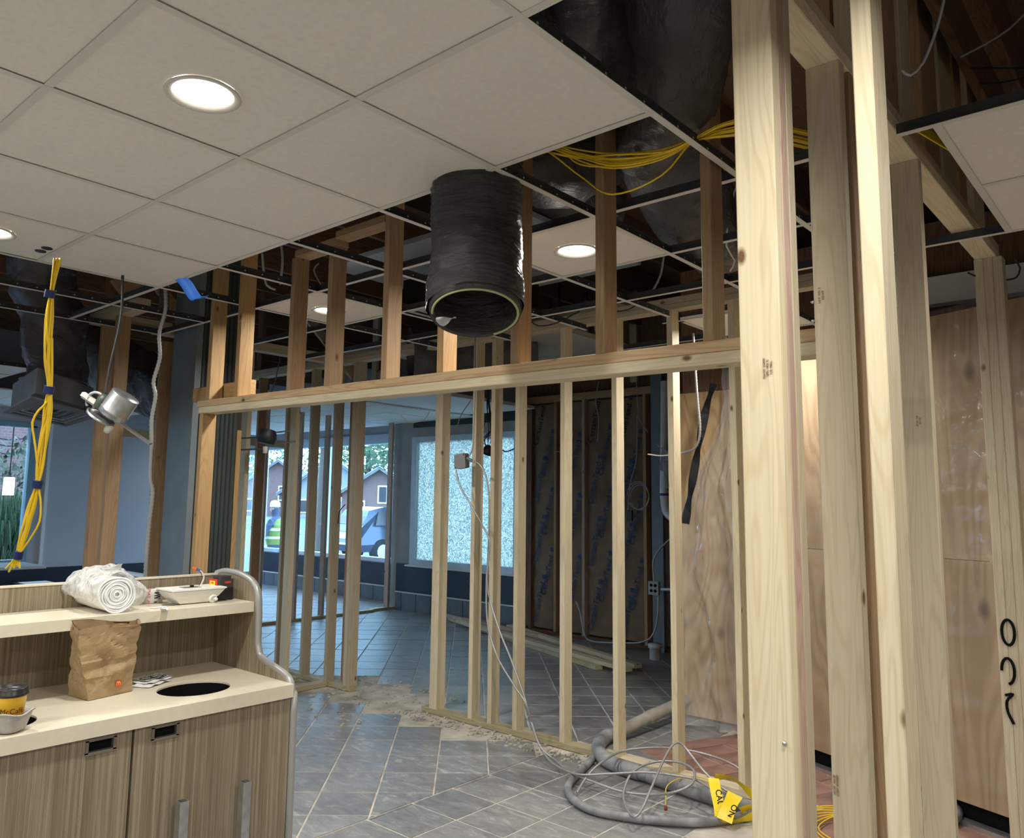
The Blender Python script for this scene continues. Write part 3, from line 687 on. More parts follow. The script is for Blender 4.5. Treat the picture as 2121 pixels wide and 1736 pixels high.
lumber(HW, (HX, cy[4]+.004, 2.847+.03), (W4, cy[3]-cy[4]-.055, T2), 'y', FIR, 'top_plate')
lumber(HW, (HX, 3.895, 0.0), (W4, T2, ztop(3.93)-.0825), 'z', FIR_ORANGE, 'jack_stud')
lumber(HW, (HX+.095, 3.55, ztop(3.9)+.02), (T2, .66, .085), 'y', FIR_ORANGE, 'blocking')
# ---- steel column wrapped in siding beside the header wall
CXX = 1.95; cya = onx(392, 1000, CXX).y; cyb = onx(341, 1000, CXX).y; cxb = ony(483, 1000, cya).x
SC = empty('steel_column', (CXX, cya, 0), 'blue-grey painted steel column with dark ribbed side, left of the orange jack stud', 'column')
mb = MB(); mb.box((CXX, cya, 0), (CXX+.012, cyb, 3.6)); mb.box((CXX-.014, cya-.012, 0), (CXX+.03, cya-.002, 3.6)); mb.build('flange', COLGREY, SC)
mb = MB(); nr = 9
for k in range(nr):
    x0 = CXX+.032+(cxb-CXX-.03)*k/nr; x1 = CXX+.032+(cxb-CXX-.03)*(k+1)/nr
    mb.prism([(x0, cya, 0), (x0+.008, cya-.012, 0), (x1-.008, cya-.012, 0), (x1, cya, 0), (x1, cya+.02, 0), (x0, cya+.02, 0)], None, (0, 0, 3.6))
mb.build('ribbed_side', COLDARK, SC)
lumber(HW, (cxb+.005, cya-.01, 0), (.036, .07, ztop(3.9)-.1), 'z', FIR_ORANGE, 'jack_stud')
# ---- right-hand wall along x: near triple post, single studs, far triple post
YD = 0.124
RW = empty('right_stud_wall', (2.2, YD, 0), 'pale new stud wall receding at the right, from the big triple post to the far triple post', 'wall frame')
def dst(x, mt=SPRUCE, z1=ZP, z0=T2, y=YD, name='stud'): return lumber(RW, (x, y, z0), (T2, W4, z1-z0-.001), 'z', mt, name)
lumber(RW, (0.80, YD, 0), (2.66, W4, T2-.001), 'x', SPRUCE, 'bottom_plate')
dst(.885); dst(.924, PINKWOOD); dst(.963, SPRUCE_GREY)
dst(1.35, SPRUCE_GREY); dst(1.43, FIR, ZP); dst(2.15, SPRUCE_GREY); lumber(RW, (1.60, YD, T2), (T2, .046, ony(1770, 652, YD+W4).z-T2-.001), 'z', SPRUCE_GREY, 'jack_stud')
jx = ony(1789, 1000, YD+W4).x; zb = ony(1770, 652, YD+W4).z
for k in (0, 1): lumber(RW, (1.47, YD+.0445*k+.001, zb), (.165, .04, ZP-zb-.002), 'x', OLDWOOD, 'lintel_board')  # dark timber colour stands in for the shadow on the lintel
for k in range(3): lumber(RW, (3.545, .217-T2-k*.0385, T2), (W4, T2, ZP-T2-.001), 'z', SPRUCE_GREY, 'stud')
lumber(RW, (0.80, YD, ZP), (2.835, W4, T2), 'x', SPRUCE, 'top_plate'); lumber(RW, (0.80, YD, ZP+.0385), (2.835, W4, T2), 'x', SPRUCE_GREY, 'top_plate')
# ragged boards standing on top of the plates
for k in range(8):
    x = 1.25+k*.29
    lumber(RW, (x, YD+.03, ZP+.078), (.235 if k % 3 else .14, T2, .78), 'z', SPRUCE_GREY if k % 2 else FIR, 'upper_board')
lumber(RW, (1.0, YD-.06, 3.36), (2.7, T2, .24), 'x', OLDWOOD, 'ledger')
# ---- short cross wall: the bright single stud in front
SBW = empty('cross_wall_stud', (.872, -.07, 0), 'bright pale single stud in front, right of the big triple post', 'stud')
lumber(SBW, (.872, -.083, T2), (W4, T2, 3.1), 'z', SPRUCE, 'stud'); lumber(SBW, (.872, -.6, 0), (W4, .70, T2-.001), 'y', SPRUCE, 'bottom_plate')
# ---- long interior wall on its floor plate, door opening, and the part beyond
WX = 3.57
W1 = empty('long_stud_wall', (WX, 3, 0), 'long pale stud wall standing on its floor plate beyond the header, with door opening', 'wall frame')
for a_, b_ in ((1.25, 2.41), (2.413, 3.95)): lumber(W1, (WX, a_, 0), (W4, b_-a_, T2), 'y', TREATED if a_ > 2 else SPRUCE_GREY, 'bottom_plate')
for (p, r), mt in zip([(968, 1487), (1008, 1499), (1060, 1513), (1158, 1541), (1270, 1573), (1393, 1607), (1534, 1640)], [SPRUCE]*7):
    y = onx(p, r, WX).y if p < 1500 else 1.47
    lumber(W1, (WX, y-T2, T2), (W4, T2, 2.75-T2), 'z', mt, 'stud')
for k in (0, 1): lumber(W1, (WX, 3.87-T2*(k+1)-.0006*k, T2), (W4, T2, 2.75-T2), 'z', SPRUCE, 'stud')
for z_, m_ in ((2.75, SPRUCE_GREY), (2.789, SPRUCE_GREY)): 
    lumber(W1, (WX, .9, z_), (W4, 2.4, T2), 'y', m_, 'top_plate'); lumber(W1, (WX, 3.303, z_), (W4, 4.6, T2), 'y', m_, 'top_plate')
for p, r, mt in ((709, 1419, SPRUCE_GREY), (669, 1413, SPRUCE_GREY), (619, 1394, SPRUCE_GREY), (567, 1378, SPRUCE_GREY)):
    y = onx(p, r, WX).y; lumber(W1, (WX, y-T2, T2), (W4, T2, 2.75-T2), 'z', mt, 'stud')
    if p == 709: lumber(W1, (WX, y-.0775, T2), (W4, T2, 2.75-T2), 'z', SPRUCE_GREY, 'stud')
lumber(W1, (WX+W4+.002, 5.0, T2), (W4, T2, 2.75-T2), 'z', FIR, 'stud')
for y in (6.38, 6.79, 7.2, 7.62): lumber(W1, (WX, y-T2, T2), (W4, T2, 2.75-T2), 'z', SPRUCE_GREY if y > 6.5 else FIR, 'stud')
lumber(W1, (WX, 4.80, 0), (W4, 3.1, T2), 'y', TREATED, 'bottom_plate')
# ---- stub wall along x meeting the door opening
W4W = empty('stub_stud_wall', (3.1, 5.09, 0), 'short stud wall behind the counter end, meeting the door opening at its corner', 'wall frame')
lumber(W4W, (1.9, 5.09, 0), (1.665, W4, T2), 'x', TREATED, 'bottom_plate')
for x in (3.14, 2.68, 2.27): lumber(W4W, (x, 5.09, T2), (T2, W4, 2.75-T2), 'z', SPRUCE if x > 2.3 else SPRUCE_GREY, 'stud')
lumber(W4W, (1.9, 5.09, 2.75), (1.665, W4, T2), 'x', SPRUCE_GREY, 'top_plate'); lumber(W4W, (1.9, 5.09, 2.789), (1.665, W4, T2), 'x', SPRUCE_GREY, 'top_plate')
lumber(W4W, (2.9, 5.4, 0.0), (.6, W4, T2), 'x', TREATED, 'loose_block')
# ---- far wall
W3W = empty('far_stud_wall', (6, 8.33, 0), 'pinkish far stud wall near the street windows, with wide gap', 'wall frame')
lumber(W3W, (4.86, 8.25, 0), (1.91, W4, T2), 'x', TREATED, 'bottom_plate'); lumber(W3W, (6.77, 8.31, 0), (.72, W4, T2), 'x', TREATED, 'bottom_plate')
for x, y in ((4.90, 8.25), (5.42, 8.25), (5.86, 8.25), (7.06, 8.31), (7.36, 8.31)): lumber(W3W, (x, y, T2), (T2, W4, 2.80), 'z', PINKWOOD, 'stud')
lumber(W3W, (4.86, 8.25, 2.84), (2.6, W4, T2), 'x', PINKWOOD, 'top_plate')
# ---- studs and plates of the left room
LW = empty('left_stud_pair', (1.45, 5.0, 0), 'doubled brown studs behind the hanging can light', 'wall frame')
ya = onx(199, 800, 1.45).y; yb = onx(229, 800, 1.45).y
lumber(LW, (1.45, ya-T2, 0), (W4, T2, ZP), 'z', FIR, 'stud'); lumber(LW, (1.45, yb-T2, 0), (W4, T2, ZP), 'z', FIR, 'stud')
lumber(LW, (1.45, yb-.3, ZP), (W4, ya-yb+.5, .076), 'y', SPRUCE_GREY, 'top_plate')
lumber(LW, (1.54, ya-.06, ZP-.02), (.38, W4, T2), 'x', SPRUCE_GREY, 'top_plate'); lumber(LW, (1.54, ya-.06, ZP+.019), (.38, W4, T2), 'x', SPRUCE_GREY, 'top_plate')
for x in (1.48, 1.86): lumber(LW, (x, ya-.04, ZP+.078), (T2, W4, .8), 'z', OLDWOOD, 'upper_stud')
board_between(LW, (1.5, ya-.1, 2.95), (2.1, ya-.1, 3.5), .14, T2, FIR, 'brace')
LW2 = empty('left_single_stud', (1.95, 5.1, 0), 'single brown stud beside the ribbed conduit, left of the steel column', 'stud')
y3 = onx(318, 900, 1.9).y
lumber(LW2, (1.9, y3-T2, 0), (W4, T2, 2.68), 'z', FIR, 'stud')
HB = empty('left_header', (2.4, 7, 2.0), 'wooden head plate low on the grey wall behind the brown studs', 'beam')
h1 = ony(262, 893, 8.0); lumber(HB, (h1.x-.2, 8.0, h1.z-.06), (2.4, W4, .085), 'x', SPRUCE_GREY, 'plate')
# upper framing glimpsed beyond the long wall
UF = empty('upper_framing', (5, 5, 3), 'dusky joists, braces and blocking above the far ceiling', 'framing')
for k in range(7): lumber(UF, (4.6+k*.5, 4.2+0.0*k, 2.95), (T2, W4, .85), 'z', SPRUCE_GREY if k % 2 else OLDWOOD, 'stud')
for k in range(6): lumber(UF, (2.6+k*.5, 6.4, 2.83), (T2, W4, .95), 'z', SPRUCE_GREY if k % 2 else OLDWOOD, 'stud')
board_between(UF, (3.0, 6.3, 2.85), (2.3, 6.3, 3.6), .10, T2, FIR, 'brace'); board_between(UF, (4.0, 6.3, 3.5), (4.7, 6.3, 2.9), .10, T2, SPRUCE_GREY, 'brace')
lumber(UF, (4.2, 2.6, 2.94), (.10, 4.0, .10), 'y', SPRUCE_GREY, 'beam')
for k in range(5): board_between(UF, (4.5, 3.0+k*.55, 2.95), (5.6, 3.3+k*.55, 3.5), .09, T2, SPRUCE_GREY, 'brace')
# grade stamps, nails, knots on the near posts
def stamp(parent, p, scale, lines, right, upv):
    for k, t in enumerate(lines): lettering('grade_stamp', t, .011*scale, INKSTAMP, Vector(p)+Vector(right)*(k*.012*scale), upv, -Vector(right), parent)
YR = Vector((0, -1, 0)); ZU = Vector((0, 0, 1))
p = onx(1583, 762, .8835); stamp(RW, p, .62, ['KD-HT  S-DRY', 'SPFs  NO. 2', '112  MILL'], YR, ZU)
p = onx(1697, 612, 1.3485); stamp(RW, p, .75, ['S-P-F  NO. 2', 'KD-HT'], YR, ZU)
p = onx(1715, 1622, 1.3485); stamp(RW, p, .62, ['HEM-FIR  107', 'NO. 2', 'KD-HT  4mil EE', 'S-DRY GRADED'], YR, ZU)
p = onx(1900, 872, 2.1485); stamp(RW, p, .7, ['STUD  107', 'KD-HT'], YR, ZU)
for q_ in ((1625, 1540), (1683, 626), (1684, 665)):
    p = onx(q_[0], q_[1], .883 if q_[0] < 1660 else 1.348); mb = MB(); mb.lathe([(.0001, -.004), (.004, -.003), (.0045, .001)], 8, p, (1, 0, 0)); mb.build('screw_head', STEEL, RW)
# black spray marks on the far triple post
for zc, r in ((1.01, .055), (.82, .055)):
    c = onx(2088, 1310 if zc > .9 else 1390, 3.54); pts = [c+Vector((0, math.cos(t)*.024, math.sin(t)*r)) for t in [k*2*PI/24 for k in range(19 if zc < .9 else 25)]]
    mb = MB(); mb.tube(pts, .006, 6); o = mb.build('spray_mark', BLACK, RW)
pts = [onx(2082, 1440, 3.54), onx(2098, 1438, 3.54), onx(2086, 1452, 3.54), onx(2088, 1475, 3.54), onx(2100, 1500, 3.54)]
mb = MB(); mb.tube(catmull(pts, .01), .006, 6); mb.build('spray_mark', BLACK, RW)
for t, q_ in (('53', (328, 948)),):
    p = onx(q_[0], q_[1], 1.899); lettering('pencil_mark', t, .03, INK, p, (0, -1, 0), (0, 0, 1), LW2)
# ================================================================== DUST AND WASTE ON THE FLOOR
mb = MB()
for k in range(420):
    t = random.random()
    if random.random() < .6: x, y = random.uniform(3.36, 3.56), random.uniform(2.3, 4.1)
    else: x, y = random.uniform(2.9, 4.1), random.uniform(3.9, 5.2)
    s = random.uniform(.003, .011); mb.obox((x, y, s*.6), (s, random.uniform(-s, s)*.4, 0), (0, s*.8, 0), (0, 0, s*.5))
tag(mb.build('rubble_crumbs', GROUT), 'mortar crumbs and sawdust scattered along the floor plate and doorway', 'rubble', kind='stuff')
# ================================================================== WASTE STATION COUNTER
YC, XR, ZW = 1.985, 1.02, 0.90
CT = empty('waste_station', (0, YC, 0), 'wood-look double waste station with two round openings, pale tops and grey edging', 'counter')
def prof_side():
    P = [(2.56, 0.0), (2.56, 1.25), (2.50, 1.262), (2.42, 1.262), (2.36, 1.255), (2.30, 1.24), (2.262, 1.215), (2.245, 1.18), (2.238, 1.12), (2.235, 1.02), (2.225, .985), (2.20, .958), (2.06, .925), (2.02, .908), (2.003, .885), (1.995, .85), (1.985, .80), (1.983, 0.0)]
    return P
PS = prof_side()
mb = MB(); mb.prism([(XR, y, z) for y, z in PS], None, (.022, 0, 0)); mb.build('side_panel', VENEER, CT)
edge = catmull([(XR+.011, y, z) for y, z in PS[1:]], .012); mb = MB(); mb.tube(edge, .0135, 10); mb.build('edge_band', ALU, CT)
mb = MB(); mb.box((-1.6, 2.535, 0.0), (XR-.001, 2.56, 1.245)); mb.build('back_panel', VENEER, CT)
mb = MB(); mb.box((-1.6, 2.532, 1.246), (XR-.001, 2.563, 1.252)); mb.build('top_edge', CORIAN, CT)
mb = MB(); mb.box((-1.6, 2.255, 1.126), (XR-.001, 2.534, 1.163)); mb.build('upper_shelf', CORIAN, CT)
# worktop with oval holes
h1 = [onz(320, 1428, ZW), onz(478, 1424, ZW)]; hc = (h1[0]+h1[1])/2; hc1 = Vector((.735, 2.158, 0)); HR = .108; hc2 = Vector((.10, 2.158, 0)); HRX = .125
def top_with_holes():
    mb = MB(); y0, y1 = 1.972, 2.534; xs = [-1.6, -.08, .42, XR-.001]; n = 36
    for z, fl in ((ZW, False), (ZW-.045, True)):
        for cc, xa, xb in ((None, xs[0], xs[1]), (hc2, xs[1], xs[2]), (hc1, xs[2], xs[3])):
            if cc is None: mb.add([(xa, y0, z), (xb, y0, z), (xb, y1, z), (xa, y1, z)], [(3,2,1,0) if fl else (0,1,2,3)]); continue
            rim, sq = [], []
            for k in range(n):
                t = 2*PI*k/n; dx, dy = math.cos(t), math.sin(t); rim.append((cc.x+HRX*dx, cc.y+HR*dy))
                kx = ((xb-cc.x) if dx > 0 else (cc.x-xa))/max(abs(dx), 1e-6); ky = ((y1-cc.y) if dy > 0 else (cc.y-y0))/max(abs(dy), 1e-6); m = min(kx, ky)
                sq.append((cc.x+dx*m, cc.y+dy*m))
            for cx_, cy_ in ((xa, y0), (xb, y0), (xb, y1), (xa, y1)):
                k = min(range(n), key=lambda k: (sq[k][0]-cx_)**2+(sq[k][1]-cy_)**2); sq[k] = (cx_, cy_)
            vs = [(x, y, z) for x, y in rim]+[(x, y, z) for x, y in sq]
            fs = [(k, n+k, n+(k+1) % n, (k+1) % n) for k in range(n)]
            mb.add(vs, [f[::-1] for f in fs] if fl else fs)
            if not fl: mb.add([(x, y, ZW) for x, y in rim]+[(x, y, ZW-.006) for x, y in rim], [(k, (k+1) % n, n+(k+1) % n, n+k) for k in range(n)], True)
    mb.add([(xs[0], y0, ZW), (xs[-1], y0, ZW), (xs[-1], y0, ZW-.045), (xs[0], y0, ZW-.045)], [(3, 2, 1, 0)])
    return mb
top_with_holes().build('worktop', CORIAN, CT)
for c in (hc1, hc2):
    mb = MB(); n = 30; ring = lambda z, k_=1: [(c.x+HRX*k_*math.cos(2*PI*k/n), c.y+HR*k_*math.sin(2*PI*k/n), z) for k in range(n)]
    mb.add(ring(ZW-.006, 1.0)+ring(.35, 1.0), [(k, (k+1) % n, n+(k+1) % n, n+k) for k in range(n)], True); mb.add(ring(.35, 1.0), [tuple(range(n))]); mb.build('waste_chute', BLACK, CT)
mb = MB(); mb.box((-1.6, 2.05, 0.02), (XR-.002, 2.06, ZW-.05)); mb.box((-1.6, 1.998, .845), (XR-.002, 2.06, .853)); mb.build('carcass', BLACK, CT)
for x0, x1, hx in ((.452, XR-.004, (ony(318, 1518, YC).x+ony(366, 1518, YC).x)/2), (-.14, .444, (ony(182, 1545, YC).x+ony(235, 1545, YC).x)/2), (-.73, -.148, -.5)):
    cz = .826; hw, hh = .041, .019
    mb = MB(); y0, y1 = YC, YC+.02
    for a, b in (((x0, .10), (hx-hw, .852)), ((hx+hw, .10), (x1, .852)), ((hx-hw, .10), (hx+hw, cz-hh)), ((hx-hw, cz+hh), (hx+hw, .852))): mb.box((a[0], y0, a[1]), (b[0], y1, b[1]))
    d = mb.build('door', VENEER, CT, origin=(x0, YC, .1))
    mb = MB()
    for a, b in (((hx-hw-.004, cz-hh-.005), (hx+hw+.004, cz-hh+.004)), ((hx-hw-.004, cz+hh-.004), (hx+hw+.004, cz+hh+.005)), ((hx-hw-.004, cz-hh), (hx-hw+.005, cz+hh)), ((hx+hw-.005, cz-hh), (hx+hw+.004, cz+hh))): mb.box((a[0], YC-.003, a[1]), (b[0], YC+.012, b[1]))
    h = mb.build('pull_frame', plain('bronze_grey_pull', (.22, .19, .16, 1), .4, .5), d)
    mb = MB(); mb.box((hx-hw, YC+.012, cz-hh), (hx+hw, YC+.018, cz+hh)); mb.build('pull_recess', BLACK, d)
mb = MB(); mb.box((-1.6, 2.04, 0), (XR-.01, 2.05, .095)); mb.build('toe_kick', DARKTRIM, CT)
# square steel tubes standing in front
for (xl, xr_, yt, lab) in ((372, 398, 1663, 'shorter of two square steel tubes standing upright against the waste station'), (503, 531, 1622, 'taller of two square steel tubes, nearer the grey end panel')):
    a = ony(xl, yt, 1.93); b = ony(xr_, yt, 1.93); wd = .030; x0 = a.x; z1 = a.z
    mb = MB(); t = .003; o_ = [(x0, 1.925), (x0+wd, 1.925), (x0+wd, 1.925+wd), (x0, 1.925+wd)]; i_ = [(x0+t, 1.925+t), (x0+wd-t, 1.925+t), (x0+wd-t, 1.925+wd-t), (x0+t, 1.925+wd-t)]
    vs = [(x, y, 0) for x, y in o_]+[(x, y, z1) for x, y in o_]+[(x, y, z1) for x, y in i_]+[(x, y, z1-.25) for x, y in i_]
    mb.add(vs, [(k, (k+1) % 4, 4+(k+1) % 4, 4+k) for k in range(4)]+[(4+k, 4+(k+1) % 4, 8+(k+1) % 4, 8+k) for k in range(4)]+[(8+k, 8+(k+1) % 4, 12+(k+1) % 4, 12+k) for k in range(4)]+[(12, 13, 14, 15)])
    tag(mb.build('square_tube', STEEL, None, origin=(x0, 1.93, 0)), lab, 'metal tube', 'square steel tubes')
# ---- things on the counter
ZS = 1.1635
# paper bag
BG = empty('paper_bag', (.49, 2.25, ZW), 'crumpled brown paper takeaway bag with a red logo square standing open', 'bag')
b0 = [onz(182, 1453, ZW), onz(275, 1432, ZW)]; bl = onz(139, 1441, ZW); b3 = bl + (b0[1]-b0[0])
bot = [Vector((b0[0].x, b0[0].y-.0, ZW+.001)), Vector((b0[1].x, b0[1].y, ZW+.001)), Vector((b3.x, b3.y, ZW+.001)), Vector((bl.x, bl.y, ZW+.001))]
tf = [ony(155, 1307, 2.20), ony(295, 1288, 2.205)]; yb_ = 2.238
top = [tf[0], tf[1], Vector((tf[1].x+.002, yb_, tf[1].z+.006)), Vector((ony(146, 1288, yb_).x, yb_, ony(146, 1288, yb_).z))]
def bagpt(s_, v):
    s_ = (s_ % 1.0)*4; k = int(s_); f = s_-k
    A = bot[k]+(bot[(k+1) % 4]-bot[k])*f; B = top[k]+(top[(k+1) % 4]-top[k])*f
    p = A + (B-A)*v
    if v > 0.35 and v < 0.999:   # back leans in under the shelf edge
        pass
    a = .010*min(1, v*4)
    q = noise.noise(Vector((p.x*17, p.y*17+3, p.z*13)))*a*1.5 - (1-abs(noise.noise(Vector((p.x*24, p.y*24, p.z*20+4)))*2))**3*a*.75 + abs(noise.noise(Vector((p.x*42, p.y*40, p.z*36))))*a*.5
    cen = (bot[0]+bot[2])/2 + ((top[0]+top[2])/2-(bot[0]+bot[2])/2)*v
    d = Vector((p.x-cen.x, p.y-cen.y, 0)).normalized()
    r = p + d*(q-.003)
    cr = math.sin((v-.34-.10*f)*26)
    if k == 0 and .3 < v < .55: r += Vector((0, 1, 0))*.004*cr
    if v > .97: r.z += .006*math.sin(s_*5)
    r.y = min(r.y, 2.2545 if r.z > 1.115 else 9)
    return tuple(r)
mb = MB(); mb.grid(bagpt, 64, 36, smooth=False); 
BODY = mb.build('bag_body', KRAFT, BG)
mb = MB(); mb.prism([p+Vector((0, 0, .001)) for p in bot], None, (0, 0, .001)); mb.build('bag_bottom', KRAFT, BG)
def inner(s_, v):
    p = Vector(bagpt(s_, v)); cen = (top[0]+top[2])/2; d = Vector((p.x-cen.x, p.y-cen.y, 0)); p = p-d.normalized()*.003; p.y = min(max(p.y, bagpt(s_, v)[1]-.02), 2.236) if p.y > cen.y else p.y; return tuple(p - Vector((0, 0, .001)))
mb = MB(); mb.grid(lambda u, v: inner(u, .90+.10*v), 64, 5); mb.build('bag_lining', KRAFTIN, BG)
lc = bot[0]+(bot[1]-bot[0])*.62; lu = (bot[1]-bot[0]).normalized(); up_ = ((top[0]+top[1])/2-(bot[0]+bot[1])/2).normalized(); nn = lu.cross(up_)
lc = Vector(bagpt(.25*.64, .165))+nn*.0045
mb = MB(); mb.obox(lc, lu*.0103, up_*.0103, nn*.0003); LG = mb.build('logo_square', RED, BG)
pts = []
for sgn in (-1, 1):
    arc = [lc + lu*(sgn*.0033 + .0033*math.cos(t)*1.0) + up_*(-.006+.0125*math.sin(t)**.8) + nn*.0008 for t in [PI*k/14 for k in range(15)]]
    mb = MB(); mb.tube(arc, .00075, 6); o = mb.build('arch_letter', GOLD, BG)
# roll of plastic bags
RB = empty('bag_roll', (.47, 2.35, ZS), 'white translucent plastic bags in a big loose roll on the upper shelf', 'roll of bags')
ra_ = .058
e1 = at(241, 1252, 2.72); e0 = at(160, 1232, 2.97); e1.z = ZS+ra_+.004; e0.z = ZS+ra_+.004
ax = (e1-e0).normalized(); e0 = e1-ax*.30; u_ = Vector((0, 0, 1)); v_ = ax.cross(u_)
PLASTW = plain('white_plastic_film', (.86, .86, .84, 1), .35, 0, .04, 10, .5, 35)
def rollp(s_, t):
    a = 2*PI*s_; r = ra_*(1+.05*noise.noise(Vector((math.cos(a)*2, math.sin(a)*2, t*5)))+.03*noise.noise(Vector((math.cos(a)*7, math.sin(a)*7, t*14))))
    p = e0+ax*(.30*t)+u_*(math.sin(a)*r)+v_*(math.cos(a)*r*1.08); p.z = max(p.z, ZS+.001); return tuple(p)
mb = MB(); mb.grid(rollp, 48, 30); mb.build('roll', PLASTW, RB)
mb = MB()
for k in range(9):
    r = ra_*(1-k*.105); pts = [e1-ax*.002*(k % 2)+u_*(math.sin(t)*r*(1+.04*math.sin(3*t+k)))+v_*(math.cos(t)*r*1.06*(1+.05*math.sin(2*t+k*1.7))) for t in [2*PI*q_/36 for q_ in range(37)]]
    mb.tube(pts, .0033, 5, cap=False)
mb.add([tuple(e1-ax*.006+u_*(math.sin(2*PI*k/30)*ra_)+v_*(math.cos(2*PI*k/30)*ra_)) for k in range(30)], [tuple(range(30))]); mb.build('roll_end', PLASTW, RB)
def drape(s_, t):     # loose film thrown over the roll, gathered to a point at the back
    a = -0.15*PI+1.25*PI*s_; k = t
    r = ra_*(1.10+.20*math.sin(PI*t)) + .018*noise.noise(Vector((s_*5, t*6, 2)))+.008*noise.noise(Vector((s_*16, t*15, 5)))
    p = e0+ax*(-.0+.26*t+.03)+u_*(math.sin(a)*r+.012*math.sin(PI*t))+v_*(-math.cos(a)*r*1.25)
    p.z = max(p.z, ZS+.0015); return tuple(p)
mb = MB(); mb.grid(drape, 44, 36); mb.build('loose_film', BAGFILM, RB)
tipb = at(250, 1168, 2.8)
def tip(s_, t):
    a = 2*PI*s_; r = (.045*(1-t)**1.3+.006)*(1+.3*noise.noise(Vector((math.cos(a)*2, math.sin(a)*2, t*5))))
    base = e0+ax*.15+u_*(ra_*.95)
    p = base+(tipb-base)*t; return (p.x+math.cos(a)*r*1.4, p.y+math.sin(a)*r, p.z+.3*r*math.sin(a*2)*(1-t))
mb = MB(); mb.grid(tip, 26, 12); mb.build('film_tail', BAGFILM, RB)
def side_film(s_, t):
    c0 = onz(285, 1255, ZS); a = 2*PI*s_
    r = .040*(math.sin(PI*(.08+.92*t))**.6); h = .085*t
    return (c0.x+math.cos(a)*r*1.1+.005*noise.noise(Vector((a, t*6, 0))), c0.y+math.sin(a)*r+.03, ZS+.001+h*(1+.12*noise.noise(Vector((math.cos(a)*3, math.sin(a)*3, t*4)))))
mb = MB(); mb.grid(side_film, 30, 16); mb.build('film_bulge', BAGFILM, RB)
# foil tape roll
tc_ = onz(322, 1250, ZS); TP = empty('tape_roll', (tc_.x, tc_.y+.03, ZS), 'roll of foil tape with red lettering beside the plastic bags', 'tape roll')
c = Vector((tc_.x, tc_.y+.035, ZS)); mb = MB(); mb.lathe([(.0255, .001), (.038, 0.001), (.039, .002), (.039, .047), (.038, .048), (.0255, .048), (.0255, .001)], 40, c, cap=False)
mb.build('tape', plain('tape_liner_and_foil', (.62, .60, .56, 1), .4, .3, .15, 30), TP)
def wrap(cen, r, z, a0, sgn=1):
    return lambda v: (cen.x+(r+v.z)*math.cos(a0+sgn*v.x/r), cen.y+(r+v.z)*math.sin(a0+sgn*v.x/r), z+v.y)
va = math.atan2(CAMP.y-c.y, CAMP.x-c.x)
lettering('lettering', 'FOIL TAPE', .016, RED, c, (1, 0, 0), (0, 0, 1), TP, warp=lambda v: wrap(c, .0393, ZS+.018, va-.25)(Vector((-(-v.y*.9), v.x+.002, v.z))))
mb = MB()
for k in range(12):
    a = va+.25+.55*random.random(); z = ZS+.004+.04*random.random(); mb.obox((c.x+.0393*math.cos(a), c.y+.0393*math.sin(a), z), (-.006*math.sin(a), .006*math.cos(a), 0), (0, 0, random.uniform(.001, .003)), (.0003*math.cos(a), .0003*math.sin(a), 0))
mb.build('print_marks', INK, TP)
# emergency light housing, upside down
q0, q1, q2 = onz(345, 1243, ZS), onz(432, 1249, ZS), onz(452, 1238, ZS)
EL = empty('light_housing', ((q0.x+q1.x)/2, q1.y, ZS), 'off-white tapered light housing lying on its back with wires sticking up', 'light fitting')
uu = Vector((1, 0.0, 0)); ww = Vector((0, 1, 0)); cb = Vector((.826, 2.385, ZS)); zt = .052
mb = MB(); vb = [cb+uu*(sx*.062)+ww*(sy*.038)+Vector((0, 0, .003)) for sx, sy in ((-1,-1),(1,-1),(1,1),(-1,1))]; vt = [cb+uu*(sx*.108)+ww*(sy*.062)+Vector((0, 0, zt)) for sx, sy in ((-1,-1),(1,-1),(1,1),(-1,1))]
vm = [a*.55+b*.45+(a-cb).normalized()*.004 for a, b in zip(vb, vt)]
mb.add(vb+vm+vt, [(3,2,1,0)]+[(k, (k+1) % 4, 4+(k+1) % 4, 4+k) for k in range(4)]+[(4+k, 4+(k+1) % 4, 8+(k+1) % 4, 8+k) for k in range(4)]); mb.build('housing', WHITEP, EL)
mb = MB(); mb.obox(cb+Vector((0, 0, zt+.003)), uu*.111, ww*.065, (0, 0, .0028)); mb.build('back_plate', WHITEP, EL)
mb = MB(); mb.obox(cb+Vector((0, 0, zt-.0012)), uu*.1075, ww*.0615, (0, 0, .001)); mb.build('gasket', BLACK, EL)
mb = MB(); mb.obox(cb+Vector((-.01, -.01, zt+.0072)), uu*.034, ww*.022, (0, 0, .0008)); mb.build('steel_plate', STEEL, EL)
mb = MB(); mb.obox(cb+Vector((-.005, -.012, zt+.011)), uu*.006, ww*.005, (0, 0, .003)); mb.build('latch', BLACK, EL)
mb = MB(); cc = cb+Vector((.064, -.040, .016)); mb.lathe([(.016, .006), (.017, -.008), (.012, -.016), (.011, -.014), (.0001, -.013)], 20, cc, (0, 1, .2)); mb.lathe([(.006, -.016), (.006, -.028), (.0001, -.029)], 12, cc, (-.2, 1, .1)); mb.build('sensor_socket', WHITEP, EL)
for nm, pp in (('screw_hole', (-.022, -.048, .030)), ('screw_hole', (.062, -.0535, .040))):
    mb = MB(); mb.lathe([(.0001, -.002), (.002, -.002), (.002, .002)], 8, cb+Vector(pp), (0, 1, .5)); mb.build(nm, BLACK, EL)
mb = MB(); mb.obox(cb+Vector((-.022, -.0495, .034)), uu*.009, (0, .0003, .0), (0, -.0012, .0035)); mb.build('printed_label', plain('grey_print', (.55, .53, .48, 1)), EL)
wb = cb+Vector((.045, .02, zt+.005))
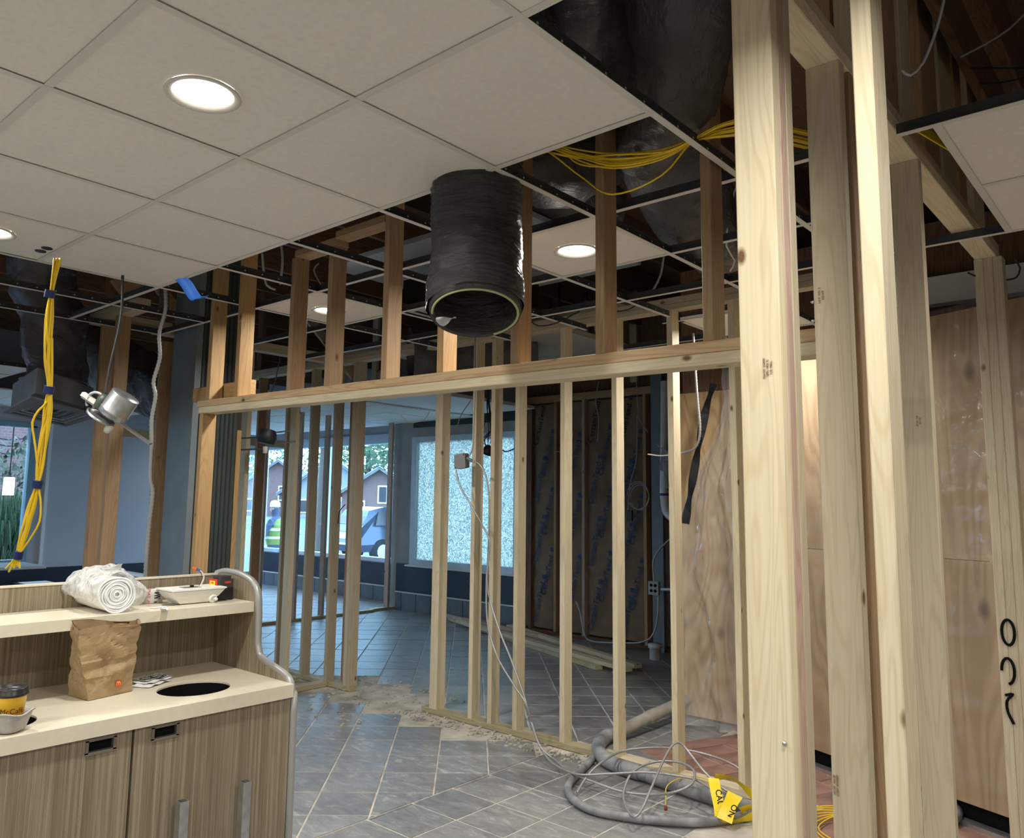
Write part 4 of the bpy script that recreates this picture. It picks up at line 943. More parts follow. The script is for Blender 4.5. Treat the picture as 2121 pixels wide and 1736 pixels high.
for k, (cl, off) in enumerate(((WHITEP, .004), (INK, -.004), (WHITEP, 0))):
    mb = MB(); mb.tube(catmull([wb+Vector((off, 0, 0)), wb+Vector((.012+off, 0, .03)), wb+Vector((.004+off, 0, .052)), wb+Vector((-.012, 0, .062+off*.5))], .004), .0012, 6); mb.build('lead_wire', cl, EL)
for k, (cl, d) in enumerate(((BLUETAPE, 0), (plain('orange_connector', (.7, .14, .03, 1)), .012))):
    mb = MB(); mb.obox(wb+Vector((-.013-d, 0, .063+d*.45)), (.007, 0, -.003), (0, .005, 0), (.002, 0, .004)); mb.build('wire_connector', cl, EL)
# red and black laser level
cl_ = onz(476, 1243, ZS); LL = empty('laser_level', (cl_.x, cl_.y+.02, ZS), 'red and black power tool box with yellow label at the shelf end', 'laser level')
c = Vector((.958, 2.405, ZS))
mb = MB(); 
def cham(cx_, cy_, z0, z1, hx, hy, ch, mi=0):
    r = [(cx_-hx+ch, cy_-hy), (cx_+hx-ch, cy_-hy), (cx_+hx, cy_-hy+ch), (cx_+hx, cy_+hy-ch), (cx_+hx-ch, cy_+hy), (cx_-hx+ch, cy_+hy), (cx_-hx, cy_+hy-ch), (cx_-hx, cy_-hy+ch)]
    mb.prism([(x, y, z0) for x, y in r], None, (0, 0, z1-z0), mi)
cham(c.x+.006, c.y, ZS+.001, ZS+.048, .036, .034, .006); mb.build('lower_body', BLACKGLOSS, LL)
mb = MB(); cham(c.x+.006, c.y, ZS+.048, ZS+.080, .035, .034, .008); cham(c.x+.006, c.y, ZS+.080, ZS+.092, .028, .028, .009); mb.build('upper_body', plain('dark_grey_plastic', (.045, .042, .042, 1), .4), LL)
mb = MB(); mb.obox((c.x-.0315, c.y, ZS+.045), (.002, 0, 0), (0, .030, 0), (0, 0, .036)); mb.build('red_side', RED, LL)
mb = MB(); mb.obox((c.x-.0338, c.y+.002, ZS+.058), (.0004, 0, 0), (0, .020, 0), (0, 0, .016)); mb.build('yellow_label', plain('yellow_label', (.80, .70, .02, 1)), LL)
lettering('lettering', 'LASER', .009, RED, (c.x-.0343, c.y+.002, ZS+.066), (0, -1, 0), (0, 0, 1), LL); lettering('lettering', 'CAUTION', .006, INK, (c.x-.0343, c.y+.002, ZS+.054), (0, -1, 0), (0, 0, 1), LL)
mb = MB(); mb.obox((c.x+.012, c.y-.0345, ZS+.068), (.013, 0, 0), (0, .0008, 0), (0, 0, .004)); mb.build('red_badge', RED, LL)
# papers on the shelf
for k, (px_, py_, a, w_, h_, lab) in enumerate(((330, 1258, .3, .035, .014, 'grey sticker strip on the shelf in front of the tape roll'), (352, 1253, -.3, .03, .018, 'silver foil scrap on the shelf under the light housing'), (340, 1265, .9, .018, .010, 'folded white paper scrap at the shelf front'))):
    p = onz(px_, py_, ZS); mb = MB(); mb.grid(lambda u, v: (p.x+math.cos(a)*(u-.5)*2*w_-math.sin(a)*(v-.5)*2*h_, p.y+math.sin(a)*(u-.5)*2*w_+math.cos(a)*(v-.5)*2*h_, ZS+.001+.004*k*(u-.5)**2*4), 6, 2, smooth=False); 
    tag(mb.build('paper_scrap', PAPER if k != 1 else STEEL, None, origin=p), lab, 'paper', 'scraps on the shelf')
# receipts on the worktop
RC = empty('receipt_stack', (.66, 2.33, ZW), 'creased printed receipts lying between the paper bag and the round opening', 'papers')
for k in range(3):
    p = onz(318, 1418-k*4, ZW); a = math.radians(28-10*k); w_, h_ = .062, .036
    P = lambda u, v: Vector((p.x+math.cos(a)*(u-.5)*2*w_-math.sin(a)*(v-.5)*2*h_, p.y+math.sin(a)*(u-.5)*2*w_+math.cos(a)*(v-.5)*2*h_+.01, ZW+.002+.003*k+.004*math.sin(u*7+k)**2+.006*(v-.5)**2))
    mb = MB(); mb.grid(lambda u, v: tuple(P(u, v)), 16, 8); rc = mb.build('receipt', PAPER, RC)
    if k == 2:
        mb = MB()
        for r_ in range(9):
            for q_ in range(random.randint(2, 4)):
                u, v = random.uniform(.08, .8), .1+.09*r_; a_, b_ = P(u, v)+Vector((0, 0, .0008)), P(min(.95, u+random.uniform(.05, .16)), v)+Vector((0, 0, .0008)); mb.tube([a_, b_], .0009 if r_ % 3 else .0018, 4)
        mb.build('printed_lines', INK, rc)
# coffee cup in its carton
cc = onz(16, 1507, ZW); cc = Vector((.158, 2.150, ZW))
p = onz(18, 1500, ZW+.02); cc.x, cc.y = p.x, p.y
CPT = empty('cup_carton', (cc.x, cc.y, ZW), 'grey moulded pulp cup carrier holding the yellow coffee cup', 'cup carrier')
PULP = plain('grey_pulp', (.42, .40, .37, 1), .9, 0, .08, 20, .5, 90)
def carton(u, v):
    a = 2*PI*u; q_ = (abs(math.cos(a))**4+abs(math.sin(a))**4)**-.25
    prof = [(.030, .0), (.038, .004), (.046, .03), (.052, .048), (.058, .052), (.059, .055), (.054, .056), (.047, .048), (.040, .02), (.0, .012)]
    t = v*(len(prof)-1); k = min(int(t), len(prof)-2); f = t-k; r = prof[k][0]+(prof[k+1][0]-prof[k][0])*f; z = prof[k][1]+(prof[k+1][1]-prof[k][1])*f
    r *= (1+(q_-1)*.6); return (cc.x+r*math.cos(a+.6), cc.y+r*math.sin(a+.6), ZW+.001+z+.004*math.sin(4*a)*(1 if z > .045 else 0))
mb = MB(); mb.grid(carton, 40, 27); mb.build('carton', PULP, CPT)
CUP = empty('coffee_cup', (cc.x, cc.y, ZW+.014), 'yellow paper coffee cup with a black lid and red-brown lettering', 'cup')
mb = MB(); z0 = ZW+.014; mb.lathe([(.0001, 0), (.031, 0), (.0405, .088), (.0415, .090)], 40, (cc.x, cc.y, z0), cap=False); mb.build('cup_body', plain('yellow_cup_paper', (.88, .50, .03, 1), .4, 0, .03), CUP)
mb = MB(); mb.lathe([(.0405, .084), (.0445, .086), (.0450, .090), (.0425, .093), (.0415, .104), (.039, .1085), (.037, .1085), (.0355, .102), (.012, .101), (.0001, .102)], 40, (cc.x, cc.y, z0), cap=False); LID = mb.build('lid', plain('black_lid', (.014, .012, .011, 1), .35), CUP)
mb = MB(); va = math.atan2(CAMP.y-cc.y, CAMP.x-cc.x); mb.obox((cc.x+.028*math.cos(va), cc.y+.028*math.sin(va), z0+.1065), (.004, .004, 0), (-.006, .006, 0), (0, 0, .0025)); mb.build('sip_tab', plain('black_lid_tab', (.03, .026, .024, 1), .3), LID)
def cupwarp(v):
    z = z0+.046+v.y; r = .031+(.0405-.031)*((z-z0)/.088)+.0004+v.z; a = va+.16+v.x/r; return (cc.x+r*math.cos(a), cc.y+r*math.sin(a), z)
lettering('lettering', 'McCafé', .021, plain('brown_red_print', (.10, .02, .01, 1)), cc, (1, 0, 0), (0, 0, 1), CUP, warp=cupwarp)
# ================================================================== DUCTS ABOVE THE CEILING
def flex(name, pts, r, mat, label, ring=.0, n=40, step=.02, rough=.012, parent=None, part='duct_jacket', cat='duct', seed=0.0, ringf=180.0):
    P = resample(catmull(pts, .01), step); m = len(P)
    t = [(P[min(i+1, m-1)]-P[max(i-1, 0)]).normalized() for i in range(m)]; u = t[0].orthogonal().normalized(); rows = []
    for i in range(m):
        u = (u-t[i]*u.dot(t[i])).normalized(); v = t[i].cross(u); row = []; s_ = i*step
        rr = r(s_) if callable(r) else r
        for k in range(n):
            a = 2*PI*k/n
            q_ = noise.noise(Vector((math.cos(a)*1.6+seed, math.sin(a)*1.6, s_*5)))*rough + noise.noise(Vector((math.cos(a)*5, math.sin(a)*5+seed, s_*26)))*rough*.45
            q_ += ring*math.sin(s_*ringf+noise.noise(Vector((math.cos(a)*2, math.sin(a)*2, s_*3)))*2.5)
            row.append(P[i]+(u*math.cos(a)+v*math.sin(a))*(rr+q_))
        rows.append(row)
    mb = MB(); vs = [p for row in rows for p in row]
    mb.add(vs, [(i*n+k, i*n+(k+1) % n, (i+1)*n+(k+1) % n, (i+1)*n+k) for i in range(m-1) for k in range(n)], True)
    return mb, P, t
# hanging open duct in front of the header
DX, DY = 1.43, 1.50
c0 = at(985, 620, 2.83); c0 = Vector((c0.x, c0.y, 0)); zb_ = onx(985, 655, c0.x).z - .02
HD = empty('hanging_duct', (c0.x, c0.y, zb_), 'shiny black film-wrapped duct hanging open-ended in front of the header', 'duct')
TW = Vector((-fw.x, -fw.y, 0)).normalized(); O0 = Vector((c0.x, c0.y, zb_+.015))+TW*.045; AX = (Vector((c0.x+.0, c0.y, zb_+.36))-O0-TW*.0).normalized(); AX = (AX - TW*.22).normalized()
mb, P, t = flex('x', [O0+AX*.02, O0+AX*.16, O0+AX*.32+Vector((0,0,.02)), (c0.x, c0.y+.005, zb_+.65), (c0.x-.04, c0.y-.05, zb_+1.05), (c0.x+.2, c0.y-.35, zb_+1.25)], lambda s_: .166+.006*math.exp(-((s_-.07)/.05)**2), BLACKFILM, '', ring=.0022, n=56, step=.0065, rough=.010, ringf=2*PI/.021)
mb.build('duct_jacket', BLACKFILM, HD)
tilt = lambda a: .02*math.cos(a-1.0)
mb = MB(); mb.lathe([(.166, .03), (.160, .004), (.145, .006), (.140, .05), (.132, .3)], 48, O0, AX, cap=False); mb.build('duct_liner', BLACKFILM, HD)
mb = MB(); mb.lathe([(.134, .26), (.0001, .26)], 32, O0, AX, cap=False); mb.build('dark_throat', BLACK, HD)
mb = MB(); R1 = AX.cross(TW).normalized(); R2_ = AX.cross(R1); mb.tube([O0+(R1*math.cos(a)+R2_*math.sin(a))*.150+AX*.004 for a in [PI*1.0+1.35*PI*k/50 for k in range(51)]], .0045, 6); mb.build('insulation_rim', plain('yellow_green_foam', (.42, .45, .20, 1), .8), HD)
mb = MB(); tf_ = O0 - RT*.115 - AX*.012; mb.grid(lambda u, v: tuple(tf_ + RT*(.07*(u-.3)) - Vector((0, 0, .028*v*math.sin(PI*min(1, u+.15)))) + TW*(.012*math.sin(u*5+v*3))), 10, 6); mb.build('torn_film', BAGFILM, HD)
# big slack ducts overhead
def bigduct(name, pts, r, label, rough=.02, seed=0., mat=None, step=.02):
    mb, P, t = flex('x', pts, r, None, '', ring=.0012, n=44, step=step, rough=rough, seed=seed, ringf=120)
    o = mb.build(name, mat or BLACKFILM2, None, origin=pts[0]); return tag(o, label, 'duct')
bigduct('flexible_duct', [at(1410, -160, 2.3), at(1412, -20, 2.35), at(1410, 110, 2.5), at(1395, 220, 2.75), at(1330, 310, 3.1)], lambda s_: .165-.05*min(1, s_/1.1), 'big slack black duct coming down over the yellow cables by the big post', seed=3)
bigduct('flexible_duct', [at(1190, -200, 2.5), at(1215, -60, 2.6), at(1240, 60, 2.9), at(1280, 150, 3.3), at(1330, 230, 3.9)], .13, 'dim black duct at the top of the picture left of the larger one', seed=8)
bigduct('flexible_duct', [at(1400, 250, 3.4), at(1385, 330, 3.45), at(1430, 430, 3.7), at(1500, 490, 4.0)], .20, 'fat black duct curving behind the yellow cables', seed=5)
bigduct('flexible_duct', [at(1080, 330, 3.5), at(1150, 350, 3.5), at(1210, 330, 3.7), at(1290, 290, 3.9)], .17, 'shiny black duct bulging left of the cables under the tile corner', seed=6)
bigduct('flexible_duct', [at(1050, 450, 4.5), at(1150, 410, 4.5), at(1260, 440, 4.7)], .16, 'low black duct crossing behind the lone lamp tile', seed=9)
bigduct('flexible_duct', [at(850, 735, 6.5), at(960, 735, 6.6), at(1100, 720, 6.7)], .24, 'dark duct lying beyond the long wall plates', seed=11)
# ---- left slack duct and its diffuser
zdf = 2.1; qa, qb, qc = onz(5, 855, zdf), onz(137, 884, zdf), onz(205, 863, zdf); qn = qa+qc-qb; cen = (qa+qc)/2
DF = empty('supply_diffuser', cen, 'dark grey square supply diffuser hanging tilted under the left slack duct', 'diffuser')
e_u = (qb-qa); e_v = (qn-qa)
def quad(s0, s1, z0, z1, mb): 
    P = lambda u, v, z: qa+e_u*u+e_v*v+Vector((0, 0, z))
    a, b = s0, s1
    for (u0, v0, u1, v1) in ((a, a, 1-a, b), (a, 1-b, 1-a, 1-a), (a, b, b, 1-b), (1-b, b, 1-a, 1-b)):
        mb.prism([P(u0, v0, z0), P(u1, v0, z0), P(u1, v1, z0), P(u0, v1, z0)], None, (0, 0, z1-z0))
DGREY = plain('dusty_grey_diffuser', (.13, .13, .135, 1), .5, .2, .15, 8)
mb = MB(); quad(0, .09, 0, .012, mb); mb.build('flange', DGREY, DF)
for k in range(4):
    mb = MB(); quad(.12+.085*k, .165+.085*k, .012+.006*k, .018+.006*k, mb); mb.build('vane', DGREY, DF)
mb = MB(); P_ = lambda u, v, z: qa+e_u*u+e_v*v+Vector((0, 0, z)); mb.prism([P_(.08, .08, .045), P_(.92, .08, .045), P_(.92, .92, .045), P_(.08, .92, .045)], None, (0, 0, .15)); mb.build('plenum_box', DGREY, DF)
LD_C = Vector((cen.x, cen.y, 0)); dl = at(110, 800, 1)
cx1 = onz(112, 812, zdf+.21)
bigduct('flexible_duct', [(cen.x, cen.y, zdf+.205), (cen.x+.01, cen.y, zdf+.36), (cen.x-.05, cen.y-.03, zdf+.62), (cen.x-.16, cen.y-.08, zdf+.9), (cen.x-.30, cen.y-.30, zdf+1.2), (cen.x-.7, cen.y-.5, zdf+1.35)], .19, 'slack wrinkled black duct at the far left behind the yellow cable bundle', seed=14, rough=.035)
mb = MB(); mb.lathe([(.205, .215), (.212, .225), (.205, .235)], 40, (cen.x, cen.y, zdf), cap=False); mb.build('clamp_band', DGREY, DF)
bigduct('flexible_duct', [at(170, 700, 7.2), at(240, 760, 7.0), at(320, 800, 6.8), at(400, 830, 6.6)], .26, 'dark sloping duct behind the brown stud pair', seed=17, rough=.03)
# metal diffuser beyond the header: nested chevron vanes
VD = empty('ceiling_diffuser', (2.74, 2.74, ZC), 'square ceiling diffuser with nested vanes, left of the hanging duct', 'diffuser')
x0, y0 = 4*S+.01, 4*S+.01; w_ = S-.02
VG = plain('grey_enamel', (.36, .36, .34, 1), .5)
for k in range(6):
    a = .02+.045*k; mb = MB()
    for (u0, v0, u1, v1) in ((a, a, w_-a, a+.022), (a, w_-a-.022, w_-a, w_-a), (a, a+.022, a+.022, w_-a-.022), (w_-a-.022, a+.022, w_-a, w_-a-.022)):
        mb.box((x0+u0, y0+v0, ZC+.004+.008*k), (x0+u1, y0+v1, ZC+.010+.008*k))
    mb.build('vane', VG, VD)
mb = MB(); mb.box((x0, y0, ZC+.06), (x0+w_, y0+w_, ZC+.2)); mb.build('plenum_box', BLACK, VD)
# raised soffit pieces and far ceiling slabs
mb = MB(); mb.box((2.3, 2.0, 3.05), (3.5, 3.6, 3.08)); tag(mb.build('gypsum_panel', plain('blue_grey_gypsum', (.20, .23, .26, 1), .8)), 'blue-grey board high above the header studs', 'board')
mb = MB(); mb.box((3.8, 3.0, 2.86), (5.2, 4.9, 2.90)); tag(mb.build('gypsum_panel', plain('dusty_gypsum', (.36, .34, .29, 1), .85)), 'dusty cream ceiling board behind the plates right of the third stud', 'board')
mb = MB(); mb.box((5.2, 5.6, 2.72), (7.0, 8.2, 2.76)); tag(mb.build('gypsum_panel', WALLWHITE), 'pale board lit blue by daylight right under the header', 'board')
a = onx(1925, 575, 4.9); b = onx(1925, 632, 4.9)
mb = MB(); mb.box((4.60, -2.0, 2.80), (4.70, 1.3, 2.97)); tag(mb.build('gypsum_panel', WALLWHITE), 'white bulkhead strip above the film-covered plywood at the right', 'board')
# ================================================================== CABLES
def cable(name, pts, r, mat, label=None, cat='cable', parent=None, ribbed=False, step=.012, group=None, n=7):
    P = catmull(pts, step)
    mb = MB()
    if ribbed:
        P = resample(P, ribbed); rs = [r*(1.0 if k % 2 else .74) for k in range(len(P))]; mb.tube(P, rs, n)
    else: mb.tube(P, r, n)
    o = mb.build(name, mat, parent, origin=pts[0])
    if label: tag(o, label, cat, group)
    return o
# yellow bundle sagging through the opening
YB = empty('yellow_cable_bundle', at(1300, 320, 2.3), 'bundle of yellow cables sagging through the open ceiling beside the big post', 'cable bundle')
for k in range(13):
    r_ = random.Random(k); d0, d1 = 2.42+r_.uniform(-.05, .05), 2.15+r_.uniform(-.04, .04)
    sag = r_.uniform(-12, 26) if k < 12 else 82
    top_ = r_.uniform(-12, 8)
    pts = [at(1040+r_.uniform(-10, 10), 285+top_, 3.1), at(1130+r_.uniform(-10, 25), 305+top_+r_.uniform(-4, 6), 2.93+d0*.0), at(1200, 325+top_+sag*.45, 2.84+d0*.01), at(1275 if k < 12 else 1268, 327+sag*.92, 2.70+(d0-2.42)*.4), at(1370, 318+sag*.55+top_*.3, 2.60+(d0-2.42)*.4), at(1440+r_.uniform(-8, 8), 290+top_*.5, d1+.42), at(1500, 272+top_*1.6, d1+.36), at(1560, 270+top_*2, d1+.34), at(1700, 300+top_*2, d1+.55)]
    cable('cable', pts, .0032, YELLOW, parent=YB, step=.03, n=6)
YB2 = empty('yellow_cable_bundle', onz(1960, 300, 2.9), 'yellow cables seen through the gap beside the right-hand ceiling tile', 'cable bundle')
for k in range(9):
    f = k/8; cable('cable', [at(1880+f*8, 255+f*10, 2.6), at(1930+f*12, 275+f*22, 2.7), at(1975+f*14, 315+f*10, 2.8), at(2030+f*14, 350+f*12, 2.9), at(2120, 400+f*14, 3.1)], .0035, YELLOW, parent=YB2, step=.03, n=6)
# left hanging bundle
YL_ = empty('hanging_cable_bundle', at(80, 900, 3.2), 'yellow cables tied with navy ties hanging down at the far left', 'cable bundle')
D = 3.3
main = [(118, 535), (108, 600), (103, 660), (101, 740), (103, 800), (98, 850), (90, 900), (82, 960), (77, 1005), (66, 1050), (50, 1110), (38, 1148)]
for k in range(9):
    r_ = random.Random(k+50); P = []
    for q_, (x, y) in enumerate(main):
        sp = 5.5*math.sin(q_*.9+k*1.3)*(0.35 if q_ in (1, 4, 8, 11) else 1) + (k-4)*.9*(0.6 if q_ in (1, 4, 8, 11) else 1.6)
        P.append(at(x+sp, y, D+.006*(k % 3)))
    if k == 0: P = [at(x, y, D) for x, y in ((104, 700), (100, 790), (99, 830), (80, 850), (67, 875), (70, 905), (76, 950), (78, 1000), (72, 1040), (55, 1100), (40, 1145), (12, 1178))]
    elif k == 8: P = [at(x, y, D) for x, y in ((108, 700), (108, 780), (104, 850), (90, 950), (80, 1005), (84, 1035), (82, 1080), (60, 1120), (40, 1148), (18, 1185))]
    else: P.append(at(20+k*3, 1168+3*(k % 4), D))
    cable('cable', P, .0042, YELLOW, parent=YL_, step=.03, n=6)
for x, y in ((103, 609), (101, 808), (77, 1003), (38, 1150)):
    c = at(x, y, D); d = (at(x-2, y+10, D)-c).normalized(); mb = MB(); mb.tube([c-d*.016, c+d*.016], .020 if y != 1150 else .017, 12); mb.build('cable_tie', NAVY, YL_)
# tape strip hanging from the grid
BT = [at(374, 577, 3.05), at(385, 588, 3.05), at(396, 606, 3.05), at(408, 620, 3.04), at(420, 614, 3.04)]
Pb = catmull(BT, .008); mb = MB(); mb.grid(lambda u, v: tuple(Pb[min(int(u*(len(Pb)-1)+.5), len(Pb)-1)] + RT*(v-.5)*.042 + Vector((0, 0, (v-.5)*.012)) - fw*(.012*math.sin(v*5))), len(Pb)-1, 3)
tag(mb.build('painter_tape', BLUETAPE, None, origin=BT[0]), 'strip of blue painter tape dangling from the ceiling corner', 'tape')
# ribbed conduits and wires on the left
BX = plain('steel_armoured_cable', (.40, .40, .39, 1), .45, .5, .1); BXD = plain('dark_armoured_cable', (.05, .05, .05, 1), .45, .3)
def pxpath(pp, d): return [at(x, y, d if not isinstance(d, (list, tuple)) else d[k]) for k, (x, y) in enumerate(pp)]
cable('armoured_cable', pxpath([(342, 590), (343, 640), (330, 690), (331, 740), (318, 790), (322, 820), (314, 870), (314, 930), (312, 990), (316, 1020), (309, 1080), (303, 1150), (301, 1200)], 4.6), .013, BX, 'ribbed steel conduit snaking down in front of the single brown stud', ribbed=.011)
cable('armoured_cable', pxpath([(254, 570), (252, 640), (244, 690), (230, 750), (218, 815)], 3.9), .008, BXD, 'black ribbed cable holding up the hanging can light', ribbed=.012)
# dangling can light
CL = empty('dangling_can_light', at(232, 850, 3.9), 'steel recessed can light dangling askew on its bracket by a black cable', 'light fitting')
d0 = 3.9; a1 = (at(268, 872, d0)-at(222, 842, d0)); c1 = at(218, 857, d0); axd = (at(262, 857, d0-.06)-at(208, 862, d0)).normalized()
bar = (at(312, 920, d0)-at(172, 822, d0)); bd = bar.normalized(); nrm_ = bd.cross(fw).normalized()
mb = MB(); cen_ = at(222, 857, d0); mb.obox((at(172, 822, d0)+at(312, 920, d0))/2, bar/2, fw*.018, nrm_*.004); mb.build('mounting_bar', plain('bar_steel', (.25, .25, .25, 1), .4, .8), CL)
upn = nrm_ if nrm_.z > 0 else -nrm_
mb = MB(); cc_ = at(232, 861, d0); mb.lathe([(.07, 0), (.07, .02), (.073, .024), (.07, .028), (.07, .118), (.0695, .120), (.0001, .1205)], 32, cc_, upn+RT*.0); mb.build('lamp_can', STEEL, CL)
mb = MB(); mb.lathe([(.0725, -.012), (.0725, .0), (.062, .0), (.062, -.012), (.0725, -.012)], 32, at(210, 862, d0), upn, cap=False); mb.lathe([(.062, -.004), (.0001, -.004)], 24, at(210, 862, d0), upn, cap=False); mb.build('trim_collar', STEEL, CL)
mb = MB(); mb.lathe([(.03, 0), (.034, .05), (.022, .075), (.0001, .078)], 20, at(205, 845, d0), upn); mb.build('junction_box', plain('dark_green_box', (.03, .045, .03, 1), .5), CL)
mb = MB(); mb.lathe([(.018, 0), (.018, -.03), (.013, -.045), (.0001, -.045)], 16, at(230, 880, d0), upn); mb.build('lamp_socket', WHITEP, CL)
mb = MB(); cxx = at(198, 832, d0); mb.tube([cxx+(RT*math.cos(t)+UP*math.sin(t))*.045 for t in [PI*1.15-PI*1.2*k/20 for k in range(21)]], .007, 8); mb.build('cable_loop', BX, CL)
mb = MB(); 
for f in (.03, .12): c = at(172, 822, d0)+bar*f; mb.obox(c+upn*.012, bd*.022, fw*.016, upn*.010)
mb.build('hanger_clip', WHITEMETAL, CL)
# junction box and its two armoured cables
XJ = 3.40; j = [onx(x, y, XJ) for x, y in ((934, 943), (966, 937), (973, 968), (942, 973))]; jc = sum(j, Vector())/4
JB = empty('junction_box', jc, 'square grey junction box hanging from an armoured cable in front of the long wall', 'junction box')
ju = ((j[1]-j[0])+(j[2]-j[3])).normalized(); jv = Vector((1, 0, 0)).cross(ju).normalized()
mb = MB(); hx_, hy_ = .052, .052
oct_ = [(-hx_+.008, -hy_), (hx_-.008, -hy_), (hx_, -hy_+.008), (hx_, hy_-.008), (hx_-.008, hy_), (-hx_+.008, hy_), (-hx_, hy_-.008), (-hx_, -hy_+.008)]
mb.prism([jc+ju*x+jv*y+Vector((-.004, 0, 0)) for x, y in oct_], None, (.042, 0, 0)); mb.build('box', plain('zinc_grey', (.20, .20, .19, 1), .5, .3), JB)
mb = MB(); mb.prism([jc+ju*x*1.03+jv*y*1.03+Vector((-.008, 0, 0)) for x, y in oct_], None, (.004, 0, 0)); mb.build('cover', plain('cover_grey', (.30, .29, .27, 1), .5, .3), JB)
for sx, sy in ((.044, -.04), (-.044, .04)): mb = MB(); mb.lathe([(.0001, -.011), (.004, -.011), (.004, -.007)], 8, jc+ju*sx+jv*sy, (1, 0, 0)); mb.build('screw', BLACK, JB)
mb = MB(); q1_, q2_ = onx(968, 949, XJ), onx(978, 955, XJ); mb.tube([q1_, q2_], .011, 10); mb.build('connector', STEEL, JB)
cable('armoured_cable', [onx(x, y, X) for x, y, X in ((984, 650, 3.52), (984, 780, 3.48), (981, 880, 3.46), (979, 925, 3.44), (972, 945, 3.42))], .007, BX, 'armoured cable dropping from the plates to the junction box', ribbed=.008)
def J(x, y, X): return onx(x, y, X)
cable('armoured_cable', [J(978, 955, 3.40), J(993, 962, 3.40), J(1006, 985, 3.40), J(1013, 1030, 3.4), J(1013, 1100, 3.40), J(1010, 1180, 3.40), J(1012, 1230, 3.40), J(1032, 1300, 3.38), J(1060, 1370, 3.37), J(1085, 1440, 3.35), J(1102, 1500, 3.32), onz(1120, 1548, .07), onz(1150, 1575, .02), onz(1190, 1603, .06), onz(1260, 1603, .09), onz(1340, 1600, .115), onz(1420, 1610, .12), onz(1450, 1620, .12), onz(1500, 1650, .11)], .0075, BX, 'armoured cable from the side of the junction box down to the coil on the floor', ribbed=.008)
cable('armoured_cable', [J(944, 974, 3.39), J(952, 1005, 3.38), J(975, 1045, 3.38), J(1000, 1090, 3.38), J(1014, 1125, 3.38), J(1008, 1200, 3.37), J(1010, 1290, 3.36), J(1030, 1360, 3.34), J(1065, 1420, 3.3), J(1090, 1460, 3.28), onz(1112, 1530, .10), onz(1138, 1575, .03), onz(1180, 1600, .05), onz(1230, 1620, .05), onz(1290, 1640, .04), onz(1350, 1646, .05), onz(1400, 1640, .10), onz(1434, 1622, .13), onz(1436, 1595, .14), onz(1400, 1578, .13), onz(1350, 1580, .12), onz(1310, 1600, .10), onz(1292, 1640, .05), onz(1296, 1670, .03), onz(1313, 1692, .06), onz(1330, 1675, .08), onz(1350, 1630, .13), onz(1372, 1580, .18), onz(1392, 1545, .22), onz(1410, 1540, .22), onz(1432, 1565, .17), onz(1460, 1600, .12), onz(1500, 1635, .06), onz(1545, 1655, .03)], .0075, BX, 'armoured cable from below the junction box, looping in a tall arch on the floor', ribbed=.008)
cable('armoured_cable', [onz(1195, 1642, .02), onz(1215, 1610, .06), onz(1245, 1580, .11), onz(1290, 1556, .13), onz(1350, 1549, .15), onz(1410, 1552, .14), onz(1470, 1565, .12), onz(1520, 1585, .08), onz(1548, 1608, .04)], .0075, BX, 'short armoured cable end arching over the grey elbow pipe', ribbed=.008)
# more conduits and loose wires
cable('armoured_cable', [J(1436, 690, 3.9), J(1440, 760, 3.9), J(1445, 830, 3.9), J(1450, 890, 3.9), J(1442, 925, 3.9), J(1420, 937, 3.9), J(1385, 943, 3.9)], .009, BX, 'armoured cable curving past the tall narrow stud left of the big post', ribbed=.010)
cable('white_lead', [J(1385, 943, 3.9), J(1365, 944, 3.9), J(1342, 941, 3.9)], .004, WHITEP, 'two stripped white leads at the end of the curved cable', 'wire')
cable('black_lead', [J(1385, 943, 3.9), J(1370, 928, 3.9), J(1358, 921, 3.9)], .0025, INK, 'thin black lead with a white cap beside the vent pipe', 'wire')
for k, (pp, X) in enumerate(((((1165, 840), (1175, 870), (1185, 900), (1178, 925), (1165, 935), (1150, 935)), 7.0), (((1240, 790), (1234, 830), (1240, 870), (1238, 915)), 7.0), (((1318, 790), (1322, 850), (1325, 870), (1342, 895)), 6.9), (((1320, 860), (1318, 950), (1306, 1000), (1300, 1060)), 6.9))):
    cable('loose_wire', [J(x, y, X) for x, y in pp], .006, WIREGREY, ['grey wire looping in front of the leftmost printed batt', 'straight grey wire hanging before the middle batts', 'short curled wire right of the middle batts', 'long wire feeding the hanging coil'][k], 'wire')
co = J(1325, 1030, 6.9); 
for k in range(3):
    P = [co+Vector((0, math.cos(t)*(.115+.01*k)+.012*k, math.sin(t)*(.135+.008*k)+.01*k)) for t in [2*PI*q_/28 for q_ in range(27)]]
    if k == 0: CO = empty('wire_coil', co, 'grey wire hanging in a round coil on the insulated wall', 'wire coil')
    mb = MB(); mb.tube(P, .005, 6); mb.build('loop', WIREGREY, CO)
mb = MB(); c = J(1305, 1068, 6.88); mb.obox(c, (.015, 0, 0), (0, .03, 0), (0, 0, .06)); mb.build('plug', DARKTRIM, CO)
